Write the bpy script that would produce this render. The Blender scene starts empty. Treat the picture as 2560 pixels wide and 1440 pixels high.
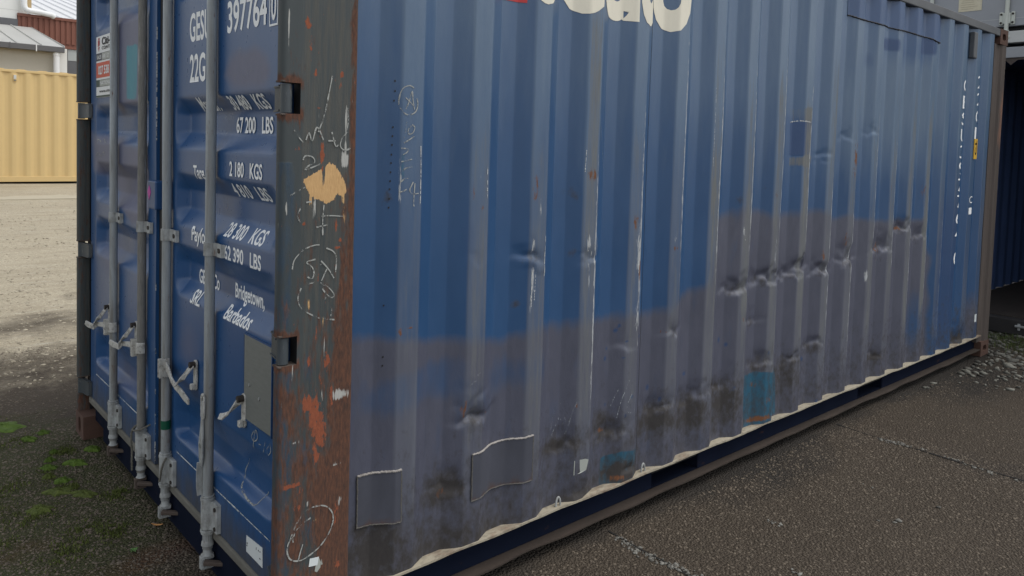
import bpy, bmesh, math, random
import numpy as np
from mathutils import Matrix, Vector

random.seed(7)
RNG = np.random.default_rng(7)
SC = bpy.context.scene
COL = SC.collection

# ------------------------------------------------------------------ camera, sky, sun, exposure
CAM = np.array([-0.916, -2.0055, 1.5645])
YAW, PITCH, ROLL = math.radians(48.557), math.radians(-3.068), math.radians(1.7165)
FPX, CU, CV = 1908.3, 1280.0, 467.4            # focal length and principal point, on a 2560 x 1440 picture


def _axes():
    f = np.array([math.cos(YAW) * math.cos(PITCH), math.sin(YAW) * math.cos(PITCH), math.sin(PITCH)])
    r = np.array([math.sin(YAW), -math.cos(YAW), 0.0])
    u = np.cross(r, f)
    c, s = math.cos(ROLL), math.sin(ROLL)
    return c * r + s * u, -s * r + c * u, f


RT, UP, FW = _axes()
cam_data = bpy.data.cameras.new('camera')
cam_data.sensor_width = 36.0
cam_data.lens = FPX / 2560 * 36
cam_data.shift_y = -(720 - CV) / 2560
cam_data.clip_start = 0.05
cam_data.clip_end = 600
cam = bpy.data.objects.new('camera', cam_data)
COL.objects.link(cam)
M = Matrix.Identity(4)
for i in range(3):
    M[i][0], M[i][1], M[i][2], M[i][3] = RT[i], UP[i], -FW[i], CAM[i]
cam.matrix_world = M
SC.camera = cam

SUN_DIR = Vector((0.32, -0.40, 1.0)).normalized()     # towards the sun
world = bpy.data.worlds.new('World')
SC.world = world
world.use_nodes = True
wn = world.node_tree
sky = wn.nodes.new('ShaderNodeTexSky')
sky.sky_type = 'NISHITA'
sky.sun_disc = False
sky.sun_elevation = math.asin(SUN_DIR.z)
sky.sun_rotation = math.atan2(SUN_DIR.x, SUN_DIR.y)
sky.air_density = 1.0
sky.dust_density = 1.0
sky.ozone_density = 1.0
hsv = wn.nodes.new('ShaderNodeHueSaturation')
hsv.inputs['Saturation'].default_value = 0.22
wn.links.new(sky.outputs[0], hsv.inputs['Color'])
wn.links.new(hsv.outputs[0], wn.nodes['Background'].inputs[0])
wn.nodes['Background'].inputs[1].default_value = 0.15
sun_l = bpy.data.lights.new('sun', 'SUN')
sun_l.energy = 1.3
sun_l.angle = math.radians(35)
sun_l.color = (1.0, 0.96, 0.9)
sun_o = bpy.data.objects.new('sun', sun_l)
COL.objects.link(sun_o)
sun_o.rotation_euler = SUN_DIR.to_track_quat('Z', 'Y').to_euler()
SC.view_settings.view_transform = 'Standard'
SC.view_settings.look = 'None'
SC.view_settings.gamma = 1.0
SC.view_settings.use_curve_mapping = False
SC.view_settings.exposure = 0.5


# ------------------------------------------------------------------ measuring helpers
def at(axis, val, u, v):
    """the point of the plane (axis = val) measured at u, v of the survey picture"""
    d = RT * ((u - CU) / FPX) - UP * ((v - CV) / FPX) + FW
    t = (val - CAM[axis]) / d[axis]
    return CAM + t * d


def S0(u, v, y=0.0):                             # plane of the side wall's crests -> (x, z)
    p = at(1, y, u, v)
    return np.array([p[0], p[2]])


def S(u, v, y=None):                             # the corrugated side itself -> (x, z)
    if y is not None:
        return S0(u, v, y)
    p = S0(u, v)
    if p[0] < PW:
        return p
    for yy in np.arange(.006, .049, .001):
        q = S0(u, v, yy)
        if yy >= CREST + DEPTH * float(prof(q[0])):
            return q
    return q


def D0(u, v, x=0.05):                            # plane of the door frames -> (y, z)
    p = at(0, x, u, v)
    return np.array([p[1], p[2]])


def D(u, v):                                     # the corrugated door leaf itself -> (y, z)
    for xx in np.arange(.05, .0871, .001):
        q = D0(u, v, xx)
        if xx >= DX + float(door_depth(q[1])):
            return q
    return q


def G(u, v, z=0.0):
    return at(2, z, u, v)


# ------------------------------------------------------------------ object helpers
def tag(o, label=None, cat=None, group=None, kind=None):
    if label: o['label'] = label
    if cat: o['category'] = cat
    if group: o['group'] = group
    if kind: o['kind'] = kind
    return o


def thing(name, label, cat, loc=(0, 0, 0), rz=0.0, group=None):
    o = bpy.data.objects.new(name, None)
    o.empty_display_size = 0.1
    COL.objects.link(o)
    o.location = loc
    o.rotation_euler = (0, 0, rz)
    return tag(o, label, cat, group)


def link(name, me, mat=None, parent=None):
    o = bpy.data.objects.new(name, me)
    COL.objects.link(o)
    if mat is not None and not me.materials:
        me.materials.append(mat)
    if parent is not None:
        o.parent = parent
    return o


class MB:
    def __init__(s):
        s.v, s.f = [], []

    def add(s, vs, fs):
        n = len(s.v)
        s.v += [tuple(float(c) for c in p) for p in vs]
        s.f += [tuple(i + n for i in f) for f in fs]

    def box(s, lo, hi, rz=0.0, c=None):
        x0, y0, z0 = lo
        x1, y1, z1 = hi
        vs = [(x0, y0, z0), (x1, y0, z0), (x1, y1, z0), (x0, y1, z0), (x0, y0, z1), (x1, y0, z1), (x1, y1, z1), (x0, y1, z1)]
        s.add(vs, [(3, 2, 1, 0), (4, 5, 6, 7), (0, 1, 5, 4), (1, 2, 6, 5), (2, 3, 7, 6), (3, 0, 4, 7)])
        return s

    def tube(s, path, r, n=10, cap=True, rs=None):
        P = [Vector(p) for p in path]
        rings = []
        up = None
        for i, p in enumerate(P):
            t = (P[min(i + 1, len(P) - 1)] - P[max(i - 1, 0)]).normalized()
            if up is None:
                up = Vector((0, 0, 1)) if abs(t.z) < .9 else Vector((1, 0, 0))
            a = t.cross(up).normalized()
            b = a.cross(t).normalized()
            up = b
            rr = rs[i] if rs is not None else r
            rings.append([p + a * (rr * math.cos(2 * math.pi * k / n)) + b * (rr * math.sin(2 * math.pi * k / n)) for k in range(n)])
        vs = [q for ring in rings for q in ring]
        fs = []
        for i in range(len(P) - 1):
            for k in range(n):
                a, b = i * n + k, i * n + (k + 1) % n
                fs.append((a, b, b + n, a + n))
        if cap:
            fs.append(tuple(range(n - 1, -1, -1)))
            fs.append(tuple((len(P) - 1) * n + k for k in range(n)))
        s.add(vs, fs)
        return s

    def prism(s, poly, o, u, w, d):
        """2-D polygon in the frame (origin o, axes u, w) swept along vector d"""
        o, u, w, d = Vector(o), Vector(u), Vector(w), Vector(d)
        n = len(poly)
        a = [o + u * p[0] + w * p[1] for p in poly]
        s.add(a + [p + d for p in a], [tuple(range(n - 1, -1, -1)), tuple(range(n, 2 * n))] +
              [(k, (k + 1) % n, (k + 1) % n + n, k + n) for k in range(n)])
        return s

    def plate_hole(s, o, u, w, W, H, hw, hh, d, n=24, square=False):
        """rectangle W x H at centre o with an oval hole hw x hh sunk by vector d"""
        o, u, w, d = Vector(o), Vector(u), Vector(w), Vector(d)
        outer, inner = [], []
        for k in range(n):
            t = 2 * math.pi * (k + .5) / n
            c, q = math.cos(t), math.sin(t)
            m = max(abs(c) / (W / 2), abs(q) / (H / 2))
            outer.append(o + u * (c / m) + w * (q / m))
            e = 0.6
            inner.append(o + u * (hw / 2 * math.copysign(abs(c) ** e, c)) + w * (hh / 2 * math.copysign(abs(q) ** e, q)))
        deep = [p + d for p in inner]
        fs = []
        for k in range(n):
            k2 = (k + 1) % n
            fs.append((k, k2, k2 + n, k + n))
            fs.append((k + n, k2 + n, k2 + 2 * n, k + 2 * n))
        fs.append(tuple(range(2 * n, 3 * n)))
        cs = [o + u * (sx * W / 2) + w * (sy * H / 2) for sx, sy in ((1, 1), (-1, 1), (-1, -1), (1, -1))]
        s.add(outer + inner + deep, fs)
        # corner fillers
        for (sx, sy), c in zip(((1, 1), (-1, 1), (-1, -1), (1, -1)), cs):
            best = None
            for k in range(n):
                k2 = (k + 1) % n
                a, b = outer[k], outer[k2]
                mid = (a + b) / 2
                dd = (mid - c).length
                if best is None or dd < best[0]:
                    best = (dd, a, b)
            s.add([best[1], c, best[2]], [(0, 1, 2)])
        return s

    def build(s, name, mat, parent=None, bevel=0.0, smooth=False, recalc=True, seg=2):
        me = bpy.data.meshes.new(name)
        me.from_pydata(s.v, [], s.f)
        bm = bmesh.new()
        bm.from_mesh(me)
        if recalc:
            bmesh.ops.recalc_face_normals(bm, faces=bm.faces)
        bm.to_mesh(me)
        bm.free()
        o = link(name, me, mat, parent)
        if smooth:
            me.polygons.foreach_set('use_smooth', [True] * len(me.polygons))
            me.set_sharp_from_angle(angle=math.radians(40))
        if bevel > 0:
            b = o.modifiers.new('bevel', 'BEVEL')
            b.width = bevel
            b.segments = seg
            b.limit_method = 'ANGLE'
            b.angle_limit = math.radians(40)
        return o


def grid_mesh(name, V, keep=None, attrs=None, smooth=True, flip=False):
    n, m = V.shape[:2]
    idx = np.arange(n * m).reshape(n, m)
    q = np.stack([idx[:-1, :-1], idx[1:, :-1], idx[1:, 1:], idx[:-1, 1:]], -1)
    if flip:
        q = q[..., ::-1]
    q = q.reshape(-1, 4) if keep is None else q[keep]
    me = bpy.data.meshes.new(name)
    me.vertices.add(n * m)
    me.vertices.foreach_set('co', V.reshape(-1).astype(np.float32))
    me.loops.add(len(q) * 4)
    me.loops.foreach_set('vertex_index', q.reshape(-1).astype(np.int32))
    me.polygons.add(len(q))
    me.polygons.foreach_set('loop_start', np.arange(0, len(q) * 4, 4, dtype=np.int32))
    me.polygons.foreach_set('use_smooth', np.full(len(q), smooth))
    me.update(calc_edges=True)
    for k, a in (attrs or {}).items():
        at_ = me.attributes.new(k, 'FLOAT', 'POINT')
        at_.data.foreach_set('value', np.clip(a, 0, 1).reshape(-1).astype(np.float32))
    return me


def sstep(a, b, x):
    t = np.clip((x - a) / (b - a), 0, 1)
    return t * t * (3 - 2 * t)


def poly_mask(X, Z, P, soft):
    """soft mask of a polygon on coordinates X, Z"""
    P = np.asarray(P, float)
    inside = np.zeros(X.shape, bool)
    dist = np.full(X.shape, 1e9)
    for i in range(len(P)):
        a, b = P[i], P[(i + 1) % len(P)]
        cond = ((a[1] > Z) != (b[1] > Z))
        with np.errstate(divide='ignore', invalid='ignore'):
            xi = (b[0] - a[0]) * (Z - a[1]) / (b[1] - a[1] + 1e-12) + a[0]
        inside ^= cond & (X < xi)
        ab = b - a
        t = np.clip(((X - a[0]) * ab[0] + (Z - a[1]) * ab[1]) / (ab @ ab + 1e-12), 0, 1)
        dist = np.minimum(dist, np.hypot(X - a[0] - t * ab[0], Z - a[1] - t * ab[1]))
    sd = np.where(inside, dist, -dist)
    return sstep(-soft, soft, sd)


def ell(X, Z, c, rx, rz, p=2.0):
    return np.exp(-((np.abs(X - c[0]) / rx) ** p + (np.abs(Z - c[1]) / rz) ** p))


_nt = RNG.random((64, 64))


def vnoise(X, Z, s):
    """smooth value noise in 0..1"""
    a, b = X * s, Z * s
    i, j = np.floor(a).astype(int), np.floor(b).astype(int)
    fa, fb = a - i, b - j
    fa, fb = fa * fa * (3 - 2 * fa), fb * fb * (3 - 2 * fb)
    g = lambda p, q: _nt[p % 64, q % 64]
    return (g(i, j) * (1 - fa) + g(i + 1, j) * fa) * (1 - fb) + (g(i, j + 1) * (1 - fa) + g(i + 1, j + 1) * fa) * fb


# ------------------------------------------------------------------ materials
def new_mat(name):
    m = bpy.data.materials.new(name)
    m.use_nodes = True
    nt = m.node_tree
    b = nt.nodes['Principled BSDF']
    return m, nt, b


def N(nt, kind, **kw):
    n = nt.nodes.new(kind)
    for k, v in kw.items():
        if k.startswith('i_'):
            n.inputs[k[2:].replace('_', ' ')].default_value = v
        else:
            setattr(n, k, v)
    return n


def math_n(nt, op, a, b=None, c=None, clamp=False):
    n = nt.nodes.new('ShaderNodeMath')
    n.operation = op
    n.use_clamp = clamp
    for i, x in enumerate((a, b, c)):
        if x is None: continue
        if isinstance(x, (int, float)):
            n.inputs[i].default_value = x
        else:
            nt.links.new(x, n.inputs[i])
    return n.outputs[0]


def mix_c(nt, fac, a, b):
    n = nt.nodes.new('ShaderNodeMix')
    n.data_type = 'RGBA'
    for k, x in ((0, fac), (6, a), (7, b)):
        if isinstance(x, (int, float)):
            n.inputs[k].default_value = x
        elif isinstance(x, tuple):
            n.inputs[k].default_value = (*x[:3], 1)
        else:
            nt.links.new(x, n.inputs[k])
    return n.outputs[2]


def mix_f(nt, fac, a, b):
    n = nt.nodes.new('ShaderNodeMix')
    n.data_type = 'FLOAT'
    for k, x in ((0, fac), (2, a), (3, b)):
        if isinstance(x, (int, float)):
            n.inputs[k].default_value = x
        else:
            nt.links.new(x, n.inputs[k])
    return n.outputs[0]


def noise_n(nt, scale=(10, 10, 10), detail=6.0, rough=0.6, off=0.0):
    tc = nt.nodes.new('ShaderNodeTexCoord')
    mp = nt.nodes.new('ShaderNodeMapping')
    mp.inputs['Scale'].default_value = scale
    mp.inputs['Location'].default_value = (off, off * 1.7, off * .6)
    nt.links.new(tc.outputs['Object'], mp.inputs[0])
    n = nt.nodes.new('ShaderNodeTexNoise')
    n.inputs['Scale'].default_value = 1.0
    n.inputs['Detail'].default_value = detail
    n.inputs['Roughness'].default_value = rough
    nt.links.new(mp.outputs[0], n.inputs[0])
    return n.outputs[0]


def paint_mat(name, base, vary=0.25, rough=0.45, layers=(), bump=0.0, bump_scale=(60, 60, 60), vary_scale=(3, 3, 1.2), spec=0.5, metal=0.0):
    """layers: (attribute, colour a, colour b, noise scale, amount of noise, sharpness, roughness)"""
    m, nt, b = new_mat(name)
    nz = noise_n(nt, vary_scale, 5, .6)
    nz2 = noise_n(nt, tuple(s * 14 for s in vary_scale), 4, .6, 3.3)
    k = math_n(nt, 'MULTIPLY_ADD', nz, 2 * vary, 1 - vary)
    k = math_n(nt, 'MULTIPLY', k, math_n(nt, 'MULTIPLY_ADD', nz2, vary * .8, 1 - vary * .4))
    sc = nt.nodes.new('ShaderNodeVectorMath')
    sc.operation = 'SCALE'
    sc.inputs[0].default_value = base
    nt.links.new(k, sc.inputs['Scale'])
    col = sc.outputs[0]
    rg = math_n(nt, 'MULTIPLY_ADD', nz2, .16, rough - .08)
    hgt = None
    for i, (a, ca, cb, ns, amt, sharp, r) in enumerate(layers):
        if isinstance(a, float):
            an = nt.nodes.new('ShaderNodeValue')
            an.outputs[0].default_value = a
            an_out = an.outputs[0]
        else:
            an = nt.nodes.new('ShaderNodeAttribute')
            an.attribute_name = a
            an_out = an.outputs['Fac']
        n1 = noise_n(nt, ns, 7, .65, 1.3 * i + .7)
        x = math_n(nt, 'SUBTRACT', n1, .5)
        x = math_n(nt, 'MULTIPLY_ADD', x, amt * 2, an_out)
        x = math_n(nt, 'SUBTRACT', x, .5)
        f = math_n(nt, 'MULTIPLY_ADD', x, sharp, .5, clamp=True)
        f = math_n(nt, 'MULTIPLY', f, math_n(nt, 'GREATER_THAN', an_out, 0.02))
        n2 = noise_n(nt, tuple(q * 2.3 for q in ns), 5, .6, 5 + i)
        n2 = math_n(nt, 'MULTIPLY_ADD', math_n(nt, 'SUBTRACT', n2, .5), 2.2, .5, clamp=True)
        c2 = mix_c(nt, n2, ca, cb)
        col = mix_c(nt, f, col, c2)
        rg = mix_f(nt, f, rg, r)
        hgt = f if hgt is None else math_n(nt, 'MAXIMUM', hgt, f)
    nt.links.new(col, b.inputs['Base Color'])
    nt.links.new(rg, b.inputs['Roughness'])
    b.inputs['Specular IOR Level'].default_value = spec
    b.inputs['Metallic'].default_value = metal
    if bump > 0:
        bn = noise_n(nt, bump_scale, 6, .7, 9)
        if hgt is not None:
            bn = math_n(nt, 'MULTIPLY', bn, math_n(nt, 'MULTIPLY_ADD', hgt, .8, .2))
        bp = nt.nodes.new('ShaderNodeBump')
        bp.inputs['Strength'].default_value = bump
        bp.inputs['Distance'].default_value = 0.003
        nt.links.new(bn, bp.inputs['Height'])
        nt.links.new(bp.outputs[0], b.inputs['Normal'])
    return m


def flat_mat(name, col, rough=0.6, vary=0.12, scale=(9, 9, 9), metal=0.0, spec=.4):
    return paint_mat(name, col, vary=vary, rough=rough, vary_scale=scale, metal=metal, spec=spec)


def chalk_mat(name, col, cover=0.6, scale=160):
    m, nt, b = new_mat(name)
    b.inputs['Base Color'].default_value = (*col, 1)
    b.inputs['Roughness'].default_value = .95
    b.inputs['Specular IOR Level'].default_value = .1
    n = noise_n(nt, (scale, scale, scale), 3, .6)
    n2 = noise_n(nt, (9, 9, 9), 2, .5, 4)
    x = math_n(nt, 'ADD', n, math_n(nt, 'MULTIPLY_ADD', n2, .6, -.3))
    f = math_n(nt, 'MULTIPLY_ADD', math_n(nt, 'SUBTRACT', x, .5), 5.0, cover, clamp=True)
    tr = nt.nodes.new('ShaderNodeBsdfTransparent')
    mx = nt.nodes.new('ShaderNodeMixShader')
    nt.links.new(f, mx.inputs[0])
    nt.links.new(tr.outputs[0], mx.inputs[1])
    nt.links.new(b.outputs[0], mx.inputs[2])
    nt.links.new(mx.outputs[0], nt.nodes['Material Output'].inputs[0])
    return m


RUST_A, RUST_B = (0.085, 0.032, 0.014), (0.22, 0.075, 0.028)
BLUE = (0.022, 0.068, 0.160)
m_side = paint_mat('blue_side_paint', BLUE, .2, .36, [
    ('fade_sheen', (0.098, 0.15, 0.22), (0.080, 0.130, 0.205), (14, 14, 2), .35, 1.6, .42),
    ('overpaint', (0.080, 0.085, 0.118), (0.063, 0.068, 0.096), (14, 14, 4), .34, 2.3, .45),
    ('crest_pale', (0.125, 0.135, 0.16), (0.105, 0.112, 0.13), (40, 40, 2.5), .18, 1.3, .5),  # crests and their edges paler than the troughs
    ('deep', (0.016, 0.048, 0.13), (0.018, 0.054, 0.14), (9, 9, 9), .15, 3.0, .5),
    ('rub', (0.145, 0.148, 0.14), (0.10, 0.11, 0.12), (90, 90, 5), .55, 2.6, .7),
    ('teal', (0.010, 0.095, 0.155), (0.016, 0.07, 0.125), (30, 30, 14), .45, 6.0, .5),
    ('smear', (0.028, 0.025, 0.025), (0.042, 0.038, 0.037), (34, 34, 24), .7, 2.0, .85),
    ('scrape', (0.42, 0.42, 0.40), (0.30, 0.33, 0.36), (160, 160, 22), .75, 7.0, .8),
    ('rust', (0.085, 0.042, 0.02), (0.19, 0.072, 0.032), (70, 70, 26), .7, 5.0, .95),
], bump=.3, bump_scale=(90, 90, 40), vary_scale=(2.2, 2.2, .7))
m_post = paint_mat('old_dark_post_paint', (0.040, 0.050, 0.052), .35, .6, [
    ('bluepaint', (0.02, 0.045, 0.075), (0.03, 0.05, 0.07), (50, 50, 9), .5, 4.0, .55),
    ('olive', (0.085, 0.08, 0.066), (0.07, 0.073, 0.066), (120, 120, 6), .6, 3.0, .75),
    ('rust', (0.036, 0.024, 0.020), (0.140, 0.058, 0.032), (70, 70, 16), .85, 3.0, .95),
    ('primer', (0.29, 0.08, 0.034), (0.17, 0.05, 0.025), (110, 110, 40), .95, 9.0, .85),
    ('ochre', (0.60, 0.38, 0.17), (0.46, 0.27, 0.11), (190, 190, 22), .95, 9.0, .7),
    ('scrape', (0.45, 0.44, 0.40), (0.30, 0.31, 0.30), (170, 170, 14), .75, 9.0, .85),
], bump=.4, bump_scale=(90, 90, 60), vary_scale=(9, 9, 1.2))
m_door = paint_mat('blue_door_paint', (0.017, 0.072, 0.195), .16, .30, [
    ('overpaint', (0.12, 0.128, 0.195), (0.10, 0.11, 0.175), (12, 12, 8), .22, 1.7, .5),
    ('teal', (0.035, 0.20, 0.27), (0.05, 0.24, 0.29), (30, 30, 10), .3, 7.0, .55),
    ('grime', (0.05, 0.052, 0.055), (0.035, 0.035, 0.035), (18, 18, 6), .4, 1.6, .8),
], vary_scale=(2.5, 2.5, 1.5))
m_frame_blue = flat_mat('blue_frame_paint', (0.017, 0.062, 0.165), .4, .2, (4, 4, 2))
m_rail = paint_mat('shade_blue_rail_paint', (0.006, 0.009, 0.020), .3, .9, [(.12, (0.04, 0.022, 0.014), (0.085, 0.042, 0.024), (9, 9, 26), .8, 3.0, .95), (.10, (0.11, 0.11, 0.11), (0.06, 0.065, 0.07), (40, 40, 160), .8, 5.0, .9)], spec=.06, vary_scale=(6, 6, 6))  # rail blue darkened: recess shade put into the paint colour
m_toprail = paint_mat('worn_top_rail_paint', (0.10, 0.105, 0.11), .3, .65, [], vary_scale=(5, 5, 5))
m_flange = paint_mat('rusty_flange', (0.034, 0.024, 0.018), .5, .9, [], vary_scale=(7, 30, 30), bump=.4)
m_ledge = paint_mat('chalky_sill_ledge', (0.33, 0.295, 0.225), .25, .9, [
    ('rust', (0.10, 0.065, 0.045), (0.21, 0.12, 0.075), (16, 40, 40), .6, 3.0, .95), (.30, (0.12, 0.105, 0.08), (0.17, 0.15, 0.115), (30, 60, 60), .8, 2.5, .9)], vary_scale=(9, 9, 9))
m_rustcast = paint_mat('rusty_casting', (0.085, 0.045, 0.032), .45, .9, [], vary_scale=(14, 14, 14), bump=.7)
m_darksteel = paint_mat('dark_oily_steel', (0.04, 0.042, 0.042), .4, .5, [], vary_scale=(9, 9, 2))
m_farpost = paint_mat('brown_worn_post', (0.075, 0.06, 0.052), .45, .8, [
    ('primer', (0.20, 0.11, 0.08), (0.17, 0.09, 0.06), (20, 20, 6), .3, 5.0, .9)], vary_scale=(16, 16, 1.5), bump=.4)
m_galv = paint_mat('galvanised_steel', (0.37, 0.42, 0.45), .30, .42, [
    ('grime', (0.16, 0.155, 0.14), (0.22, 0.215, 0.20), (40, 40, 4), .5, 1.6, .75), (0.16, (0.10, 0.045, 0.022), (0.16, 0.07, 0.035), (50, 50, 14), .9, 4.0, .9)], vary_scale=(14, 14, 3), bump=.35, spec=.5)
m_galv_old = paint_mat('chipped_galvanised_steel', (0.34, 0.35, 0.345), .32, .6, [
    ('grime', (0.13, 0.13, 0.12), (0.22, 0.21, 0.19), (90, 90, 9), .9, 3.0, .8)], vary_scale=(16, 16, 3), bump=.6)
m_bracket = paint_mat('grey_bracket_paint', (0.34, 0.355, 0.35), .35, .65, [(0.20, (0.10, 0.045, 0.022), (0.16, 0.07, 0.035), (50, 50, 14), .9, 4.0, .9), (.34, (0.10, 0.095, 0.08), (0.13, 0.125, 0.11), (30, 30, 18), .7, 2.0, .8)], vary_scale=(16, 16, 10), bump=.4)
m_hinge = paint_mat('scuffed_hinge', (0.045, 0.055, 0.062), .4, .45, [(.2, (0.36, 0.34, 0.28), (0.2, 0.19, 0.17), (70, 70, 12), .9, 5.0, .7), (.2, (0.12, 0.055, 0.03), (0.07, 0.035, 0.02), (40, 40, 30), .8, 4.0, .9)], vary_scale=(20, 20, 9))
m_handle = paint_mat('scuffed_white_steel', (0.46, 0.455, 0.42), .35, .6, [(0.20, (0.10, 0.045, 0.022), (0.16, 0.07, 0.035), (50, 50, 14), .9, 4.0, .9), (.36, (0.16, 0.15, 0.13), (0.22, 0.21, 0.19), (70, 70, 70), .8, 3.0, .8)], vary_scale=(40, 40, 40), bump=.5)
m_cam = paint_mat('rusty_cam', (0.075, 0.056, 0.045), .5, .85, [], vary_scale=(30, 30, 30), bump=.5)
m_bolt = flat_mat('dark_bolt', (0.03, 0.024, 0.02), .7)
m_black = flat_mat('black_rubber', (0.013, 0.013, 0.014), .75)
m_void = flat_mat('unlit_steel_inside', (0.012, 0.012, 0.013), .9)
m_white = flat_mat('white_stencil_paint', (0.84, 0.86, 0.86), .6, .1, (30, 30, 30))
m_cream = paint_mat('cream_logo_paint', (0.72, 0.68, 0.56), .14, .6, [], vary_scale=(8, 8, 2))
m_redp = flat_mat('red_logo_paint', (0.45, 0.04, 0.04), .6)
m_chalk = chalk_mat('chalk', (0.34, 0.35, 0.33), .66, 75)
m_chalk_faint = chalk_mat('faint_chalk', (0.36, 0.39, 0.42), .26)
m_chalk_dense = chalk_mat('weld_white', (0.55, 0.58, 0.58), .95, 90)
m_scratch = chalk_mat('bare_scratch', (0.55, 0.56, 0.55), .55, 120)
m_bead = paint_mat('weld_bead', (0.10, 0.095, 0.085), .5, .8, [], vary_scale=(60, 60, 60))
m_bead_w = paint_mat('pale_weld_bead', (0.30, 0.28, 0.26), .5, .8, [], vary_scale=(40, 40, 40))
m_patch = paint_mat('welded_patch_paint', (0.052, 0.056, 0.074), .35, .75, [
    ('rust', (0.05, 0.03, 0.02), (0.11, 0.05, 0.03), (24, 24, 14), .5, 2.5, .9)], vary_scale=(9, 9, 5))
m_patchblue = paint_mat('fresh_blue_patch', (0.045, 0.085, 0.175), .2, .5, [], vary_scale=(5, 5, 3))
m_plate = paint_mat('grey_data_plate', (0.17, 0.18, 0.17), .22, .55, [], vary_scale=(30, 30, 160), metal=.2)
m_paper = flat_mat('white_sticker', (0.62, 0.66, 0.66), .5, .06)
m_green = flat_mat('green_tape', (0.0, 0.07, 0.035), .5)
m_pink = flat_mat('magenta_sticker', (0.42, 0.03, 0.28), .5)
m_yplate = flat_mat('yellow_tag', (0.62, 0.38, 0.05), .5)
m_ink = flat_mat('black_ink', (0.01, 0.01, 0.012), .6)
m_stk_navy = flat_mat('navy_print', (0.012, 0.018, 0.04), .45)
m_stk_red = flat_mat('orange_red_print', (0.55, 0.065, 0.02), .45)
m_stk_green = flat_mat('dark_green_print', (0.004, 0.035, 0.025), .45)
m_stk_white = flat_mat('white_vinyl', (0.72, 0.74, 0.74), .4, .05)
m_stk_grey = flat_mat('grey_vinyl', (0.34, 0.36, 0.33), .45, .1)
m_stk_crim = flat_mat('crimson_print', (0.32, 0.012, 0.02), .45)
m_rope = flat_mat('grimy_rope', (0.13, 0.125, 0.105), .95, .4, (200, 200, 200))
m_sillbar = paint_mat('grimy_door_seal', (0.13, 0.125, 0.105), .4, .85, [], vary_scale=(10, 10, 20), bump=.4)


# ------------------------------------------------------------------ ground
def ground_h(X, Y):
    h = 0.037 * np.clip(Y - 8.2, 0, None) * sstep(7.5, 10, Y)
    h = np.where(Y > 40, 0.037 * 31.8, h)
    dist_box = np.maximum(np.maximum(-X, X - 6.06), np.maximum(-Y, Y - 2.44))
    und = (vnoise(X, Y, 1.7) - .5) * .02 + (vnoise(X + 9, Y, 6.0) - .5) * .008 - .008
    return h + und * sstep(-.2, .3, dist_box)


def axis_pts(lo, hi, a, b, step, grow=1.18):
    mid = list(np.arange(a, b + 1e-6, step))
    out, s, p = [], step, b
    while p < hi:
        s *= grow
        p += s
        out.append(min(p, hi))
    pre, s, p = [], step, a
    while p > lo:
        s *= grow
        p -= s
        pre.append(max(p, lo))
    return np.array(pre[::-1] + mid + out)


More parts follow.
